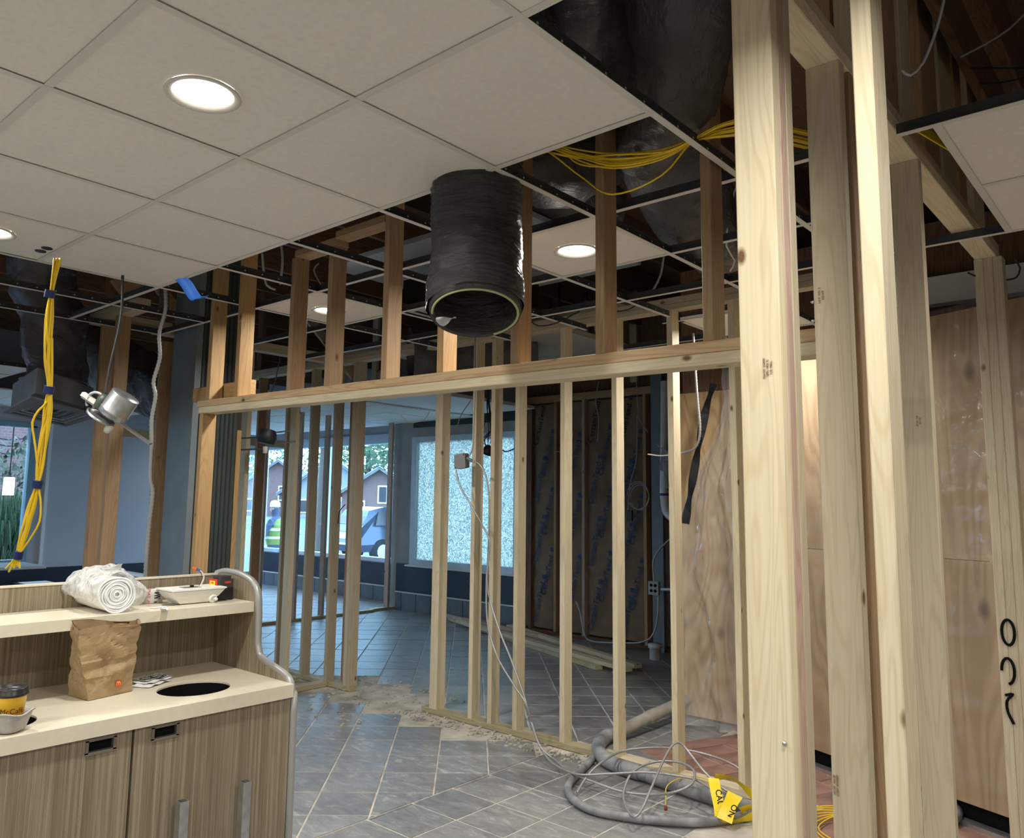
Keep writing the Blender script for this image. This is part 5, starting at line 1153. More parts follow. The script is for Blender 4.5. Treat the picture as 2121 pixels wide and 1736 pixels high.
# dark dangling wires and lamp by the crazed window
DL = empty('dangling_socket', J(1008, 935, 5.2), 'black dangling socket with a tangle of wires before the crazed window', 'light fitting')
mb = MB(); c = J(1010, 935, 5.2); mb.lathe([(.03, .06), (.05, .03), (.055, -.03), (.03, -.035)], 16, c, (0, -.5, 1)); mb.build('socket', BLACKGLOSS, DL)
for k in range(7):
    r_ = random.Random(k); mb = MB(); mb.tube(catmull([J(1010, 790, 5.2), J(1012+r_.uniform(-4, 4), 850, 5.2), J(1005+r_.uniform(-6, 18), 890+r_.uniform(-8, 8), 5.2), J(1003+r_.uniform(-4, 16), 910, 5.2), J(1010, 930, 5.2)], .02), .004, 5); mb.build('wire', INK, DL)
cable('loose_wire', [J(1065, 930, 5.2), J(1045, 935, 5.2), J(1030, 915, 5.2), J(1034, 880, 5.2), J(1050, 860, 5.2)], .006, DARKTRIM, 'black cable loop behind the third stud pair', 'wire')
# second dangling can behind the stub wall
C2 = empty('dangling_can_light', at(550, 915, 6.0), 'small dim can light dangling on wire bars behind the stub wall studs', 'light fitting')
mb = MB(); mb.lathe([(.06, .05), (.075, 0), (.06, -.05), (.0001, -.05)], 20, at(553, 905, 6.0), (.2, 0, 1)); mb.build('lamp_can', DARKTRIM, C2)
mb = MB(); mb.lathe([(.02, 0), (.02, -.05), (.0001, -.05)], 12, at(550, 925, 6.0)); mb.build('lamp_socket', WHITEP, C2)
for a_, b_ in (((497, 908), (560, 905)), ((555, 898), (602, 892)), ((565, 922), (612, 914)), ((497, 932), (545, 930))): mb = MB(); mb.tube([at(*a_, 6.0), at(*b_, 6.0)], .006, 6); mb.build('hanger_bar', plain('bar_grey', (.2, .2, .2, 1), .4, .7), C2)
# outlet box, pipes on the insulated wall side
OB = empty('outlet_box', J(1355, 1218, 6.85), 'metal box with four round sockets beside the dark column', 'outlet')
c = J(1355, 1218, 6.85); mb = MB(); mb.obox(c, (.02, 0, 0), (0, .06, 0), (0, 0, .07)); mb.build('box', plain('dull_zinc', (.32, .31, .28, 1), .5, .4), OB)
for dy, dz in ((.024, .028), (-.024, .028), (.024, -.028), (-.024, -.028)): mb = MB(); mb.lathe([(.0001, -.004), (.017, -.003), (.018, .002)], 14, c+Vector((-.02, dy, dz)), (1, 0, 0)); mb.build('socket', BLACK, OB)
cable('steel_conduit', [J(1355, 1203, 6.85), J(1353, 1165, 6.85), J(1365, 1140, 6.85), J(1395, 1110, 6.6)], .010, BX, 'thin conduit bending up out of the outlet box', 'conduit')
cable('steel_conduit', [J(1364, 1236, 6.85), J(1362, 1280, 6.85), J(1352, 1315, 6.85), J(1330, 1330, 6.8), J(1290, 1332, 6.8), J(1225, 1328, 6.9), J(1210, 1310, 6.95), J(1202, 1270, 7.0), J(1193, 1245, 7.0)], .010, BX, 'thin conduit looping from the outlet box along the floor', 'conduit')
cable('white_conduit', [J(1370, 1221, 6.85), J(1400, 1221, 6.7)], .014, WHITEPVC, 'short white pipe running right from the outlet box', 'conduit')
mb = MB(); a = J(1349, 1000, 7.0); b = J(1372, 1000, 7.0); mb.box((7.0, b.y, 0), (7.05, a.y, 3.3)); tag(mb.build('steel_post', COLGREY, None, origin=(7, b.y, 0)), 'dark blue-grey steel post at the end of the insulated wall', 'column')
VP = empty('vent_pipe', J(1375, 900, 6.5), 'white plastic vent pipe with an elbow behind the tall narrow stud', 'pipe')
P = catmull([J(1377, 790, 6.5), J(1377, 850, 6.5), J(1376, 960, 6.5), J(1376, 1030, 6.5), J(1382, 1062, 6.5), J(1402, 1078, 6.4)], .04); mb = MB(); mb.tube(P, .043, 16); mb.build('pipe', WHITEPVC, VP)
for (x, y) in ((1376, 1025), (1392, 1072)): mb = MB(); c = J(x, y, 6.49); mb.lathe([(.043, -.01), (.047, -.008), (.047, .012), (.043, .014)], 16, c, (0, 0, 1) if y < 1050 else (0, -1, -.6), cap=False); mb.build('purple_joint', plain('purple_primer', (.08, .04, .2, 1)), VP)
mb = MB(); mb.obox(J(1378, 955, 6.4), (.002, 0, 0), (0, .05, .03), (0, -.02, .11)); mb.build('hanger_plate', plain('hanger_plate', (.25, .25, .26, 1), .5, .4), VP)
mb = MB(); mb.tube([J(1381, 955, 6.42), J(1383, 1012, 6.42)], [.034+.004*(k % 2) for k in range(2)], 14); mb.build('ribbed_sleeve', PVCGREY, VP)
c = onz(1357, 1366, 0); mb = MB(); mb.lathe([(.055, 0), (.055, .11), (.068, .112), (.068, .155), (.0001, .158)], 24, (c.x, c.y, 0)); tag(mb.build('floor_drain_stub', WHITEPVC, None, origin=(c.x, c.y, 0)), 'capped white pipe stub standing on the far floor', 'pipe')
# ================================================================== LOOSE BOARDS
lb = [((7.32, 7.0, 0), (6.05, 3.85), TREATED, 'bottom board of the pile, nearest the camera'), ((7.42, 6.9, 0), (6.25, 3.95), PINKWOOD, 'pinkish board in the middle of the loose pile'), ((7.45, 6.6, 0), (6.42, 4.05), PINKWOOD, 'pinkish board at the back of the loose pile')]
for k, (a, b, mt, lab) in enumerate(lb):
    a_ = Vector((a[0]-.30-.0*k, a[1], .0205)); b_ = Vector((b[0]-.26+.0*k, b[1], .0205)); 
    o = board_between(None, a_, b_, W4, T2, mt, 'loose_board', upv=(1, .4, 0)); tag(o, lab, 'board', 'loose boards')
for k, (a, b, lab) in enumerate((((6.75, 6.6), (5.75, 3.5), 'long pale board lying diagonally on top of the pile'), ((6.92, 5.9), (5.95, 3.52), 'short pale board with its end grain facing out on the pile'), ((7.0, 7.1), (6.6, 5.2), 'white-painted strip on the left end of the pile'))):
    o = board_between(None, (a[0], a[1], .0595+.0*k), (b[0], b[1], .0595), W4*(1 if k < 2 else .6), T2, SPRUCE if k < 2 else PINKWOOD, 'loose_board', upv=(1, .4, 0)); tag(o, lab, 'board', 'loose boards')
# ================================================================== FLOOR PIPES, HOSE, COIL, TAPE
def pipe_obj(name, pts, r, mat, label, cat, n=18, step=.03, origin=None): 
    mb = MB(); mb.tube(catmull(pts, step), r, n); return tag(mb.build(name, mat, None, origin=pts[0]), label, cat)
PP = empty('grey_pipe', onz(1240, 1560, .05), 'fat dusty grey pipe with elbow and couplings lying through the long wall', 'pipe')
rp = .040
A = [onz(1480, 1420, rp+.09), onz(1450, 1437, rp+.09), onz(1340, 1488, rp+.05), onz(1280, 1518, rp+.02)]
mb = MB(); mb.tube(catmull(A, .05), rp, 20); mb.build('upper_run', PVCBEIGE, PP)
B = [onz(1280, 1518, rp+.02), onz(1255, 1526, rp+.012), onz(1240, 1545, rp+.01), onz(1250, 1570, rp+.006), onz(1290, 1590, rp+.003)]
mb = MB(); mb.tube(catmull(B, .02), rp*1.06, 20); mb.build('elbow', PVCGREY, PP)
Cc = [onz(1290, 1590, rp+.003), onz(1330, 1602, rp+.002), onz(1430, 1636, rp+.002), onz(1540, 1672, rp+.002), onz(1640, 1712, rp+.002)]
mb = MB(); mb.tube(catmull(Cc, .05), rp*.97, 20); mb.build('lower_run', PVCGREY, PP)
for a, b, p_ in ((A[2], A[1], PVCBEIGE), (Cc[0], Cc[1], PVCGREY)): mb = MB(); d = (b-a).normalized(); mb.tube([a, a+d*.12], rp*1.12, 20); mb.build('coupling', p_, PP)
pipe_obj('grey_hose', [onz(1560, 1685, .025), onz(1545, 1688, .024), onz(1460, 1703, .024), onz(1350, 1699, .024), onz(1240, 1682, .024), onz(1192, 1660, .024), onz(1176, 1635, .024), onz(1186, 1615, .024), onz(1210, 1590, .024), onz(1238, 1560, .026)], .0205, PVCGREY, 'thick grey hose curving on the slate tiles in front of the pipe', 'hose')
pipe_obj('grey_hose', [onz(1345, 1480, .02), onz(1390, 1458, .02), onz(1430, 1440, .03), onz(1475, 1410, .05)], .026, PVCGREY, 'thin dark hose running behind the fat pipe toward the plywood', 'hose')
pipe_obj('grey_hose', [onz(1730, 1650, .035), onz(1790, 1637, .035), onz(1860, 1645, .035), onz(1940, 1655, .035), onz(1975, 1668, .035), onz(1978, 1690, .035), onz(1950, 1700, .035), onz(1880, 1705, .035)], .030, PVCGREY, 'grey hose end bending under the film-covered plywood at the right', 'hose')
# yellow wire ends
yw = cable('yellow_wire', [onz(1488, 1625, .06), onz(1450, 1610, .06), onz(1410, 1612, .09), onz(1382, 1628, .07), onz(1379, 1655, .04), onz(1379, 1668, .03)], .0028, YELLOW, 'thin yellow wire with a red-brown cap drooping on the tiles', 'wire')
mb = MB(); c = onz(1379, 1673, .03); mb.lathe([(.003, .012), (.008, .004), (.009, -.012), (.0001, -.013)], 10, c); tag(mb.build('twist_cap', plain('rust_red_cap', (.30, .05, .02, 1)), yw, origin=c), 'red-brown twist cap')
YC_ = empty('yellow_wire_coil', onz(1790, 1715, .03), 'loose coil of yellow cable on the red tiles between the right-hand posts', 'wire coil')
for k in range(7):
    c = onz(1760, 1722, .02+.004*k); mb = MB(); mb.tube([c+Vector((math.cos(t)*(.19+.012*k), math.sin(t)*(.13+.01*k)+.01*k, .006*math.sin(3*t+k)+.01)) for t in [2*PI*q_/36 for q_ in range(36)]], .0032, 6); mb.build('loop', YELLOW, YC_)
# caution tape
TT = empty('caution_tape', onz(1500, 1680, .05), 'crumpled yellow caution tape with black letters on the grey pipe', 'tape')
CYEL = plain('caution_yellow', (.90, .66, .01, 1), .4, 0, .04)
def ribbon(pts, w_, up_):
    P = catmull(pts, .02); m = len(P); up_ = Vector(up_).normalized(); mb = MB()
    vs = []
    for i, p in enumerate(P):
        d = (P[min(i+1, m-1)]-P[max(i-1, 0)]).normalized(); s_ = (up_-d*up_.dot(d)).normalized(); s_ = (Matrix.Rotation(.5*math.sin(i*.35), 3, d) @ s_)
        vs += [p-s_*w_/2, p+d.cross(s_)*.004*math.sin(i*.9), p+s_*w_/2]
    mb.add(vs, [(3*i+k, 3*i+k+1, 3*i+4+k, 3*i+3+k) for i in range(m-1) for k in (0, 1)], True); return mb
for k, (pp, w_) in enumerate(((((1478, 1612, .16), (1483, 1640, .12), (1490, 1672, .07), (1492, 1700, .03)), .055), (((1480, 1610, .16), (1515, 1612, .15), (1540, 1630, .12), (1562, 1650, .08)), .045), (((1523, 1645, .13), (1510, 1672, .09), (1500, 1700, .04)), .075), (((1478, 1706, .012), (1520, 1702, .02), (1560, 1690, .04)), .05), (((1535, 1680, .06), (1550, 1672, .08), (1566, 1676, .07)), .05))):
    pts = [onz(*q_) for q_ in pp]; u3 = RT if k in (0, 2) else Vector((0, 0, 1))+fw*-.4
    ribbon(pts, w_, u3).build('tape_strip', CYEL, TT)
def tape_text(txt, size, x, y, z, ang_):
    c = onz(x, y, z)-fw*.04; r_ = RT*math.cos(ang_)+UP*math.sin(ang_); u2 = -RT*math.sin(ang_)+UP*math.cos(ang_)
    lettering('lettering', txt, size, INK, c, r_, u2, TT, bold=True)
tape_text('CAU', .042, 1485, 1645, .115, math.radians(-80)); tape_text('NO', .042, 1513, 1672, .09, math.radians(68))
# ================================================================== CLEAR POLY SHEETING
def hang(x_l, y_t, y_b, X, w_px, name, label, nu, nv, amp, fn_edge=None):
    pass
def poly1(u, v):      # sheet hanging over the left plywood, gathered at the top, spreading to the floor
    yt = 2.0-.12*u; z = 2.62-2.60*v
    y0_ = 1.96-.25*v; y1_ = 2.03+.42*min(1, max(0, (v-.10)/.35)) - .05*v; y1_ += .03*math.sin(v*23) + .07*max(0, v-.8)*5*math.sin((v-.8)*14)
    y = y0_ + (y1_-y0_)*u
    x = 4.72 - .035*math.sin(u*17+v*6)*(.3+v) - .04*noise.noise(Vector((u*6, v*9, 1))) - .03*noise.noise(Vector((u*15, v*22, 4)))
    if z < .1: x -= .35*(.1-z)*3
    return (min(x, 4.83), y, max(z, .012))
mb = MB(); mb.grid(poly1, 60, 90); tag(mb.build('poly_sheet', clear_film('crinkled_poly', alpha=.17, ridge=1.0, sc_=9.0), None, origin=(4.7, 1.6, 0)), 'clear crinkled poly sheet hanging over the yellow plywood left of the big post', 'plastic sheet')
def poly2(u, v):
    p = pa+pd*(-1.6+3.3*u)-pn*(.045+.012*noise.noise(Vector((u*12, v*8, 2)))+.006*noise.noise(Vector((u*40, v*30, 7)))+.006*math.sin(v*38+noise.noise(Vector((u*3, v*2, 0)))*2)**8)
    return (p.x, p.y, .12+2.5*v)
PN_S = -pn if (pn.dot(CAMP-pa) > 0) else pn
def poly2(u, v):
    off = .045+.012*noise.noise(Vector((u*12, v*8, 2)))+.006*noise.noise(Vector((u*40, v*30, 7)))+.010*(math.sin(v*22+u*1.5)**40)
    p = pa+pd*(-1.6+3.3*u)-PN_S*off; return (p.x, p.y, .12+2.5*v)
mb = MB(); mb.grid(poly2, 110, 110); tag(mb.build('poly_sheet', POLY, None, origin=pa), 'taut glossy poly sheet stapled over the plywood behind the right-hand posts', 'plastic sheet')
P = catmull([J(1478, 795, 4.55), J(1462, 850, 4.55), J(1448, 930, 4.55), J(1432, 1010, 4.55), J(1420, 1085, 4.55)], .03); mb = ribbon([J(1478, 795, 4.55), J(1462, 850, 4.55), J(1446, 930, 4.55), J(1432, 1010, 4.55), J(1419, 1085, 4.55)], .06, (0, 1, 0)); tag(mb.build('black_strap', BLACKGLOSS, None, origin=P[0]), 'shiny black plastic strap slanting across the yellow plywood', 'strap')
# plenum wires
for k, (pp, d, lab) in enumerate((
    (((1955, 0), (1940, 60), (1912, 130), (1885, 156), (1868, 145)), 2.2, 'pale loose wire hanging in a curve at the top right'),
    (((1990, 118), (2040, 92), (2090, 60), (2121, 30)), 3.0, 'thin wire climbing to the top right corner'),
    (((2010, 142), (2060, 141), (2121, 142)), 3.2, 'straight thin wire in the dark at the top right'),
    (((2030, 173), (2070, 172), (2121, 162)), 3.3, 'lower thin wire in the dark at the top right'),
    (((1531, 370), (1520, 400), (1516, 430), (1508, 460), (1505, 510), (1522, 540), (1512, 562)), 3.6, 'white wire kinking down beside the big post under the grid'),
    (((1375, 530), (1368, 570), (1350, 605), (1340, 612)), 5.0, 'grey ribbed cable dropping under the lamp tile corner'),
    (((1400, 600), (1450, 580), (1500, 568), (1535, 572)), 5.0, 'thin dark cable lying along the grid right of the lamp tile'),
    (((1100, 665), (1115, 675), (1150, 670), (1200, 645)), 5.0, 'thin black cable looping under the grid right of the duct'),
    (((1275, 645), (1300, 642), (1330, 625)), 5.0, 'short black cable end above the plates'),
    (((543, 525), (546, 560), (552, 590), (570, 600)), 4.6, 'grey armoured cable hanging above the second stud'),
    (((583, 510), (585, 545), (580, 590)), 4.6, 'straight armoured cable hanging beside the wide orange stud'),
    (((660, 545), (650, 560), (665, 590), (672, 600)), 4.6, 'curled wire between the wide stud and the notched stud'),
    (((580, 740), (570, 790), (555, 830), (550, 890)), 5.6, 'black cable holding up the dim can light'),
    (((2005, 565), (2020, 572)), 3.2, 'black cable end left of the far triple post'), (((2085, 580), (2105, 575), (2113, 555), (2100, 535)), 3.4, 'black cable loop right of the far triple post'),
    (((830, 860), (850, 875), (880, 868), (890, 850)), 6.8, 'white cable loop hanging above the crazed window'), (((945, 890), (955, 860), (975, 830)), 6.8, 'thin wire dangling above the crazed window'),
    (((700, 1085), (703, 1060), (715, 1045)), 6.5, 'thin dark wire end in front of the clear window'))):
    m_ = INK if 'black' in lab or 'dark' in lab else WIREGREY
    cable('loose_wire', pxpath(pp, d), .007 if 'armoured' in lab or 'ribbed' in lab else .004, m_ if 'white' not in lab else WHITEP, lab, 'wire', step=.03)
# ================================================================== LEFT ROOM FURNITURE
def table(a, b, z, label, w_):
    pass
t0, t1 = onz(96, 1172, .74), onz(60, 1156, .74)
T1 = empty('cafe_table', (t0.x-.6, t0.y+.3, 0), 'pale blue-white table by the left window', 'table')
mb = MB(); mb.box((t0.x-1.5, t0.y, .71), (t0.x, t0.y+.75, .74)); mb.build('table_top', plain('pale_table_top', (.55, .60, .64, 1), .3), T1)
mb = MB(); mb.box((t0.x-.9, t0.y+.33, .02), (t0.x-.83, t0.y+.4, .71)); mb.build('leg', DARKTRIM, T1); mb = MB(); mb.box((t0.x-1.15, t0.y+.1, 0), (t0.x-.6, t0.y+.62, .02)); mb.build('foot_plate', DARKTRIM, T1)
c = onz(16, 1158, .78); mb = MB(); mb.lathe([(.0001, .07), (.03, .06), (.045, .03), (.03, -.01), (.018, -.04), (.016, -.06), (.0001, -.062)], 18, (t0.x-.62, t0.y+.25, .79), (-1, .2, .25)); tag(mb.build('light_bulb', WHITEP, None, origin=(t0.x-.6, t0.y+.25, .79)), 'white bulb lying on the pale table by the window', 'bulb')
t2 = onz(345, 1183, .72)
T2_ = empty('cafe_table', (t2.x-.3, t2.y+.2, 0), 'white table seen behind the bag roll', 'table')
a_, b_ = onz(262, 1172, .72), onz(302, 1192, .72)
mb = MB(); mb.box((a_.x-.3, b_.y, .69), (b_.x, b_.y+.8, .72)); mb.build('table_top', WALLWHITE, T2_); mb = MB(); mb.box((b_.x-.5, b_.y+.3, .02), (b_.x-.44, b_.y+.36, .69)); mb.build('leg', STEEL, T2_); mb = MB(); mb.box((b_.x-.7, b_.y+.1, 0), (b_.x-.25, b_.y+.55, .02)); mb.build('foot_plate', DARKTRIM, T2_)
s1, s2 = onz(52, 1210, .48), onz(132, 1206, .48)
T3 = empty('low_stool', (s2.x-.3, s2.y+.2, 0), 'low dark seat with papers on it behind the counter', 'seat')
mb = MB(); mb.box((s1.x, s1.y, .42), (s2.x, s1.y+.5, .46)); mb.build('seat', DARKTRIM, T3); mb = MB(); mb.box((s1.x+.3, s1.y+.2, 0), (s1.x+.36, s1.y+.26, .42)); mb.build('leg', STEEL, T3)
mb = MB(); mb.box((s1.x+.05, s1.y+.05, .461), (s2.x-.05, s1.y+.4, .468)); tag(mb.build('paper_stack', PAPER, None, origin=(s1.x, s1.y, .46)), 'flat white papers lying on the low dark seat', 'papers')
pl = at(18, 1008, 11.0)
PL = empty('pendant_lamp', pl, 'lit cream pendant lamp hanging in front of the left window', 'lamp')
mb = MB(); mb.lathe([(.058, .13), (.068, .12), (.072, -.10), (.0685, -.12), (.0001, -.12)], 28, pl); mb.build('lamp_shade', SHADE, PL)
mb = MB(); mb.lathe([(.0001, .16), (.025, .155), (.028, .13), (.0001, .13)], 16, pl); mb.build('cap', BLACKGLOSS, PL)
mb = MB(); mb.tube([pl+Vector((0, 0, .15)), Vector((pl.x, pl.y, 2.70))], .008, 6); mb.build('cord', INK, PL)
# the white double door / person area is outside
# ================================================================== OUTSIDE
ASPH = plain('asphalt', (.085, .095, .105, 1), .9, 0, .1, 1.2, .2, 30)
mb = MB(); mb.box((7.95, -40, -.45), (120, 160, -.3)); mb.box((-60, 13.2, -.45), (7.95, 160, -.3)); tag(mb.build('street', ASPH), 'grey street outside the windows', kind='structure')
mb = MB(); mb.box((7.95, -10, -.3), (9.6, 11.5, -.27)); mb.box((-20, 13.2, -.3), (7.5, 15, -.17)); tag(mb.build('pavement', plain('concrete_walk', (.20, .205, .21, 1), .9)), 'pale concrete walk along the building', kind='structure')
GRASS = plain('lawn_green', (.05, .085, .03, 1), .95, 0, .3, 4, .6, 40)
DIR = Vector((math.cos(.80), math.sin(.80), 0))
def street_pt(px_, dist): 
    d = ray(px_, 1030); d = Vector((d.x, d.y, 0)).normalized(); return Vector((CAMP.x, CAMP.y, 0))+d*dist
SR = Vector((DIR.y, -DIR.x, 0))
lw = street_pt(760, 44)
mb = MB(); mb.obox((lw.x+DIR.x*14, lw.y+DIR.y*14, -.22), SR*55, DIR*14, (0, 0, .08)); tag(mb.build('lawn', GRASS), 'green lawn across the street', kind='structure')
mb = MB(); mb.obox((lw.x-DIR.x*.3, lw.y-DIR.y*.3, -.22), SR*55, DIR*.2, (0, 0, .1)); tag(mb.build('kerb', plain('kerb_stone', (.28, .28, .28, 1), .9)), 'pale kerb in front of the lawn', kind='structure')
for k, dd in enumerate((15, 30)):
    c = street_pt(760, dd); mb = MB(); mb.obox((c.x, c.y, -.297), SR*30, DIR*.09, (0, 0, .003)); tag(mb.build('road_line', plain('road_paint', (.35, .35, .35, 1), .8)), 'white line painted %s the parked car' % ('in front of' if k == 0 else 'behind'), kind='structure')
BRICK, ntb, pb = newmat('red_brick_facade'); tcb = N(ntb, 'ShaderNodeTexCoord'); br = N(ntb, 'ShaderNodeTexBrick'); br.inputs['Scale'].default_value = 4.0; br.inputs['Color1'].default_value = (.16, .075, .065, 1); br.inputs['Color2'].default_value = (.12, .06, .055, 1); br.inputs['Mortar'].default_value = (.18, .15, .14, 1); br.inputs['Mortar Size'].default_value = .012
mpb = N(ntb, 'ShaderNodeMapping'); mpb.inputs['Rotation'].default_value = (PI/2, 0, 0); ntb.links.new(tcb.outputs['Object'], mpb.inputs[0]); ntb.links.new(mpb.outputs[0], br.inputs['Vector']); ntb.links.new(br.outputs[0], pb.inputs['Base Color']); pb.inputs['Roughness'].default_value = .9
SHING = plain('grey_shingles', (.10, .105, .12, 1), .9, 0, .15, 10)
def house(c, w_, h, dep, label, gable=True, rooff=1.0, wallm=None):
    H = empty('brick_house', (c.x, c.y, -.3), label, 'house'); o = Vector((c.x, c.y, -.3))
    def P(u, v, z): return o+SR*u+DIR*v+Vector((0, 0, z))
    mb = MB(); L_ = [P(-w_/2, 0, 0), P(w_/2, 0, 0), P(w_/2, 0, h)] + ([P(0, 0, h+w_*.33)] if gable else []) + [P(-w_/2, 0, h)]
    Lc = [Vector(((p-o).dot(SR), 0, (p-o).z)) for p in L_]
    mb.prism(Lc, None, (0, dep, 0)); b = mb.build('wall', wallm or BRICK, None, fix=False); b.parent = H; b.rotation_euler = (0, 0, math.atan2(SR.y, SR.x)); 
    if gable:
        for s_ in (-1, 1):
            mb = MB(); a, e = P(0, -.5, h+w_*.33+.1), P(s_*(w_/2+.6), -.5, h-.25); sl = (e-a); mb.obox((a+e)/2+DIR*(dep/2+.25), sl/2, DIR*(dep/2+.5), Vector((0, 0, .12))); mb.build('roof', SHING, H)
            mb = MB(); mb.obox((a+e)/2-DIR*.02, sl/2, DIR*.04, Vector((0, 0, .16))); mb.build('barge_board', WHITEP, H)
    for u, z, ww_, hh_ in ((w_*.05, h*.95, .45, .8), (-w_*.28, h*.45, .6, .7), (w_*.3, h*.45, .6, .7)):
        mb = MB(); mb.obox(P(u, -.06, z), SR*ww_, DIR*.06, (0, 0, hh_)); wn = mb.build('window', WHITEP, H)
        mb = MB(); mb.obox(P(u, -.13, z), SR*(ww_-.12), DIR*.03, (0, 0, hh_-.12)); mb.build('pane', BLACKGLOSS, wn)
    return H
house(street_pt(785, 72), 6.5, 2.5, 8, 'brick gabled house across the street behind the parked car')
house(street_pt(688, 84), 10, 2.6, 8, 'low wide grey-roofed house left of the gabled one', wallm=plain('pale_siding', (.22, .23, .25, 1), .8))
house(street_pt(575, 90), 10, 2.6, 8, 'distant house at the left of the clear window')
mb = MB()
def leaves(mb, c, r, n, s_, sq=(1, 1, 1), seed=1):
    R_ = random.Random(seed)
    for k in range(n):
        while True:
            p = Vector((R_.uniform(-1, 1), R_.uniform(-1, 1), R_.uniform(-1, 1)))
            if .35 < p.length < 1: break
        p = Vector((p.x*sq[0], p.y*sq[1], p.z*sq[2]))*r + c
        a = Vector((R_.uniform(-1, 1), R_.uniform(-1, 1), R_.uniform(-1, 1))).normalized(); b = a.orthogonal().normalized()
        q_ = s_*R_.uniform(.6, 1.3); mb.add([p-a*q_, p+b*q_*.5, p+a*q_, p-b*q_*.5], [(0, 1, 2, 3)])
LEAF = plain('tree_leaf', (.05, .105, .04, 1), .7, 0, .35, 3); LEAF2 = plain('pale_leaf', (.11, .15, .055, 1), .7, 0, .3, 3); BARK = plain('bark', (.08, .06, .045, 1), .9)
def tree(px_, dist, zc, r, n, label, lm=None, leaf=.22, sd=1, sq=(1, 1, 1)):
    c = street_pt(px_, dist); T = empty('street_tree', (c.x, c.y, -.3), label, 'tree')
    mb = MB(); mb.tube([(c.x, c.y, -.3), (c.x+.1, c.y, zc*.5), (c.x, c.y, zc)], [r*.09, r*.07, r*.03], 8); mb.build('trunk', BARK, T)
    mb = MB(); leaves(mb, Vector((c.x, c.y, zc)), r, n, leaf, sq, sd); tag(mb.build('crown', lm or LEAF, T), kind='stuff')
tree(838, 24, 4.6, 2.3, 3800, 'leafy green street tree at the right end of the clear window', leaf=.11, sd=3)
tree(665, 30, 6.5, 2.6, 3000, 'pale leafy tree tops high in the left part of the clear window', LEAF2, .15, 4)
tree(760, 100, 8, 7, 3500, 'big tree rising behind the brick house', leaf=.4, sd=5)
tree(560, 115, 7, 6, 2500, 'tree at the far left of the clear window', leaf=.3, sd=6)
for k, px_ in enumerate((735, 772, 808, 846)):
    c = street_pt(px_, 50+k*2.6); mb = MB(); leaves(mb, Vector((c.x, c.y, .35)), .95, 700, .12, (.6, .6, .8), 20+k)
    tag(mb.build('hedge_bush', LEAF if k % 2 else LEAF2, None, origin=(c.x, c.y, 0)), ['dark bush left of the white-trimmed steps', 'second bush in front of the brick house', 'rounded pale hedge above the car roof', 'small hedge at the window edge'][k], 'bush')
# parked car
cc = street_pt(838, 25.5); CAR = empty('parked_car', (cc.x, cc.y, -.3), 'dark blue parked car seen from its rear corner through the clear window', 'car')
ca = math.radians(18); cf = Vector((math.cos(ca+.0), math.sin(ca), 0)); cf = (SR*.80+DIR*.6).normalized(); cl2 = Vector((-cf.y, cf.x, 0)); O = Vector((cc.x, cc.y, -.3))
CARP = plain('dark_blue_car_paint', (.05, .065, .10, 1), .2, .4, .03)
def cp(x, y, z): return O+cf*x+cl2*y+Vector((0, 0, z))
prof = [(-2.15, .35, .80), (-2.25, .55, .86), (-2.2, .95, .88), (-2.05, 1.10, .86), (-1.75, 1.55, .68), (-1.2, 1.66, .64), (.3, 1.62, .64), (1.0, 1.12, .84), (1.95, .95, .82), (2.2, .70, .80), (2.2, .35, .78)]
mb = MB(); n = len(prof); vs = [cp(x, -w2, z) for x, z, w2 in prof]+[cp(x, w2, z) for x, z, w2 in prof]
mb.add(vs, [(k, (k+1) % n, n+(k+1) % n, n+k) for k in range(n)]+[tuple(range(n-1, -1, -1)), tuple(range(n, 2*n))]); mb.build('body', CARP, CAR)
mb = MB(); g = [(-1.98, 1.14, .80), (-1.72, 1.50, .66), (-1.72, 1.50, -.66), (-1.98, 1.14, -.80)]; mb.prism([cp(x-.03, y, z+.01) for x, z, y in g], None, cf*-.02); 
for s_ in (-1, 1): mb.prism([cp(-1.6, s_*.79, 1.12), cp(-1.45, s_*.68, 1.52), cp(.25, s_*.68, 1.52), cp(.8, s_*.80, 1.14)], None, cl2*s_*.06)
mb.build('windows', BLACKGLOSS, CAR)
for x in (-1.35, 1.35):
    for s_ in (-1, 1):
        mb = MB(); mb.lathe([(.2, -.12), (.34, -.12), (.36, -.06), (.36, .06), (.34, .12), (.2, .12)], 24, cp(x, s_*.78, .36), cl2); w_ = mb.build('wheel', BLACK, CAR); mb = MB(); mb.lathe([(.0001, 0), (.21, .0)], 14, cp(x, s_*.91, .36), cl2, cap=False); mb.build('hub', STEEL, w_)
for s_ in (-1, 1): mb = MB(); mb.obox(cp(-2.16, s_*.66, 1.0), cf*.05, cl2*.17, (0, 0, .06)); mb.build('tail_light', plain('tail_red', (.35, .02, .02, 1), .3), CAR)
mb = MB(); mb.obox(cp(-2.24, 0, .82), cf*.02, cl2*.22, (0, 0, .09)); mb.build('licence_plate', WHITEP, CAR)
mb = MB(); mb.obox(cp(-2.24, 0, .58), cf*.03, cl2*.80, (0, 0, .03)); mb.build('bumper_trim', STEEL, CAR)
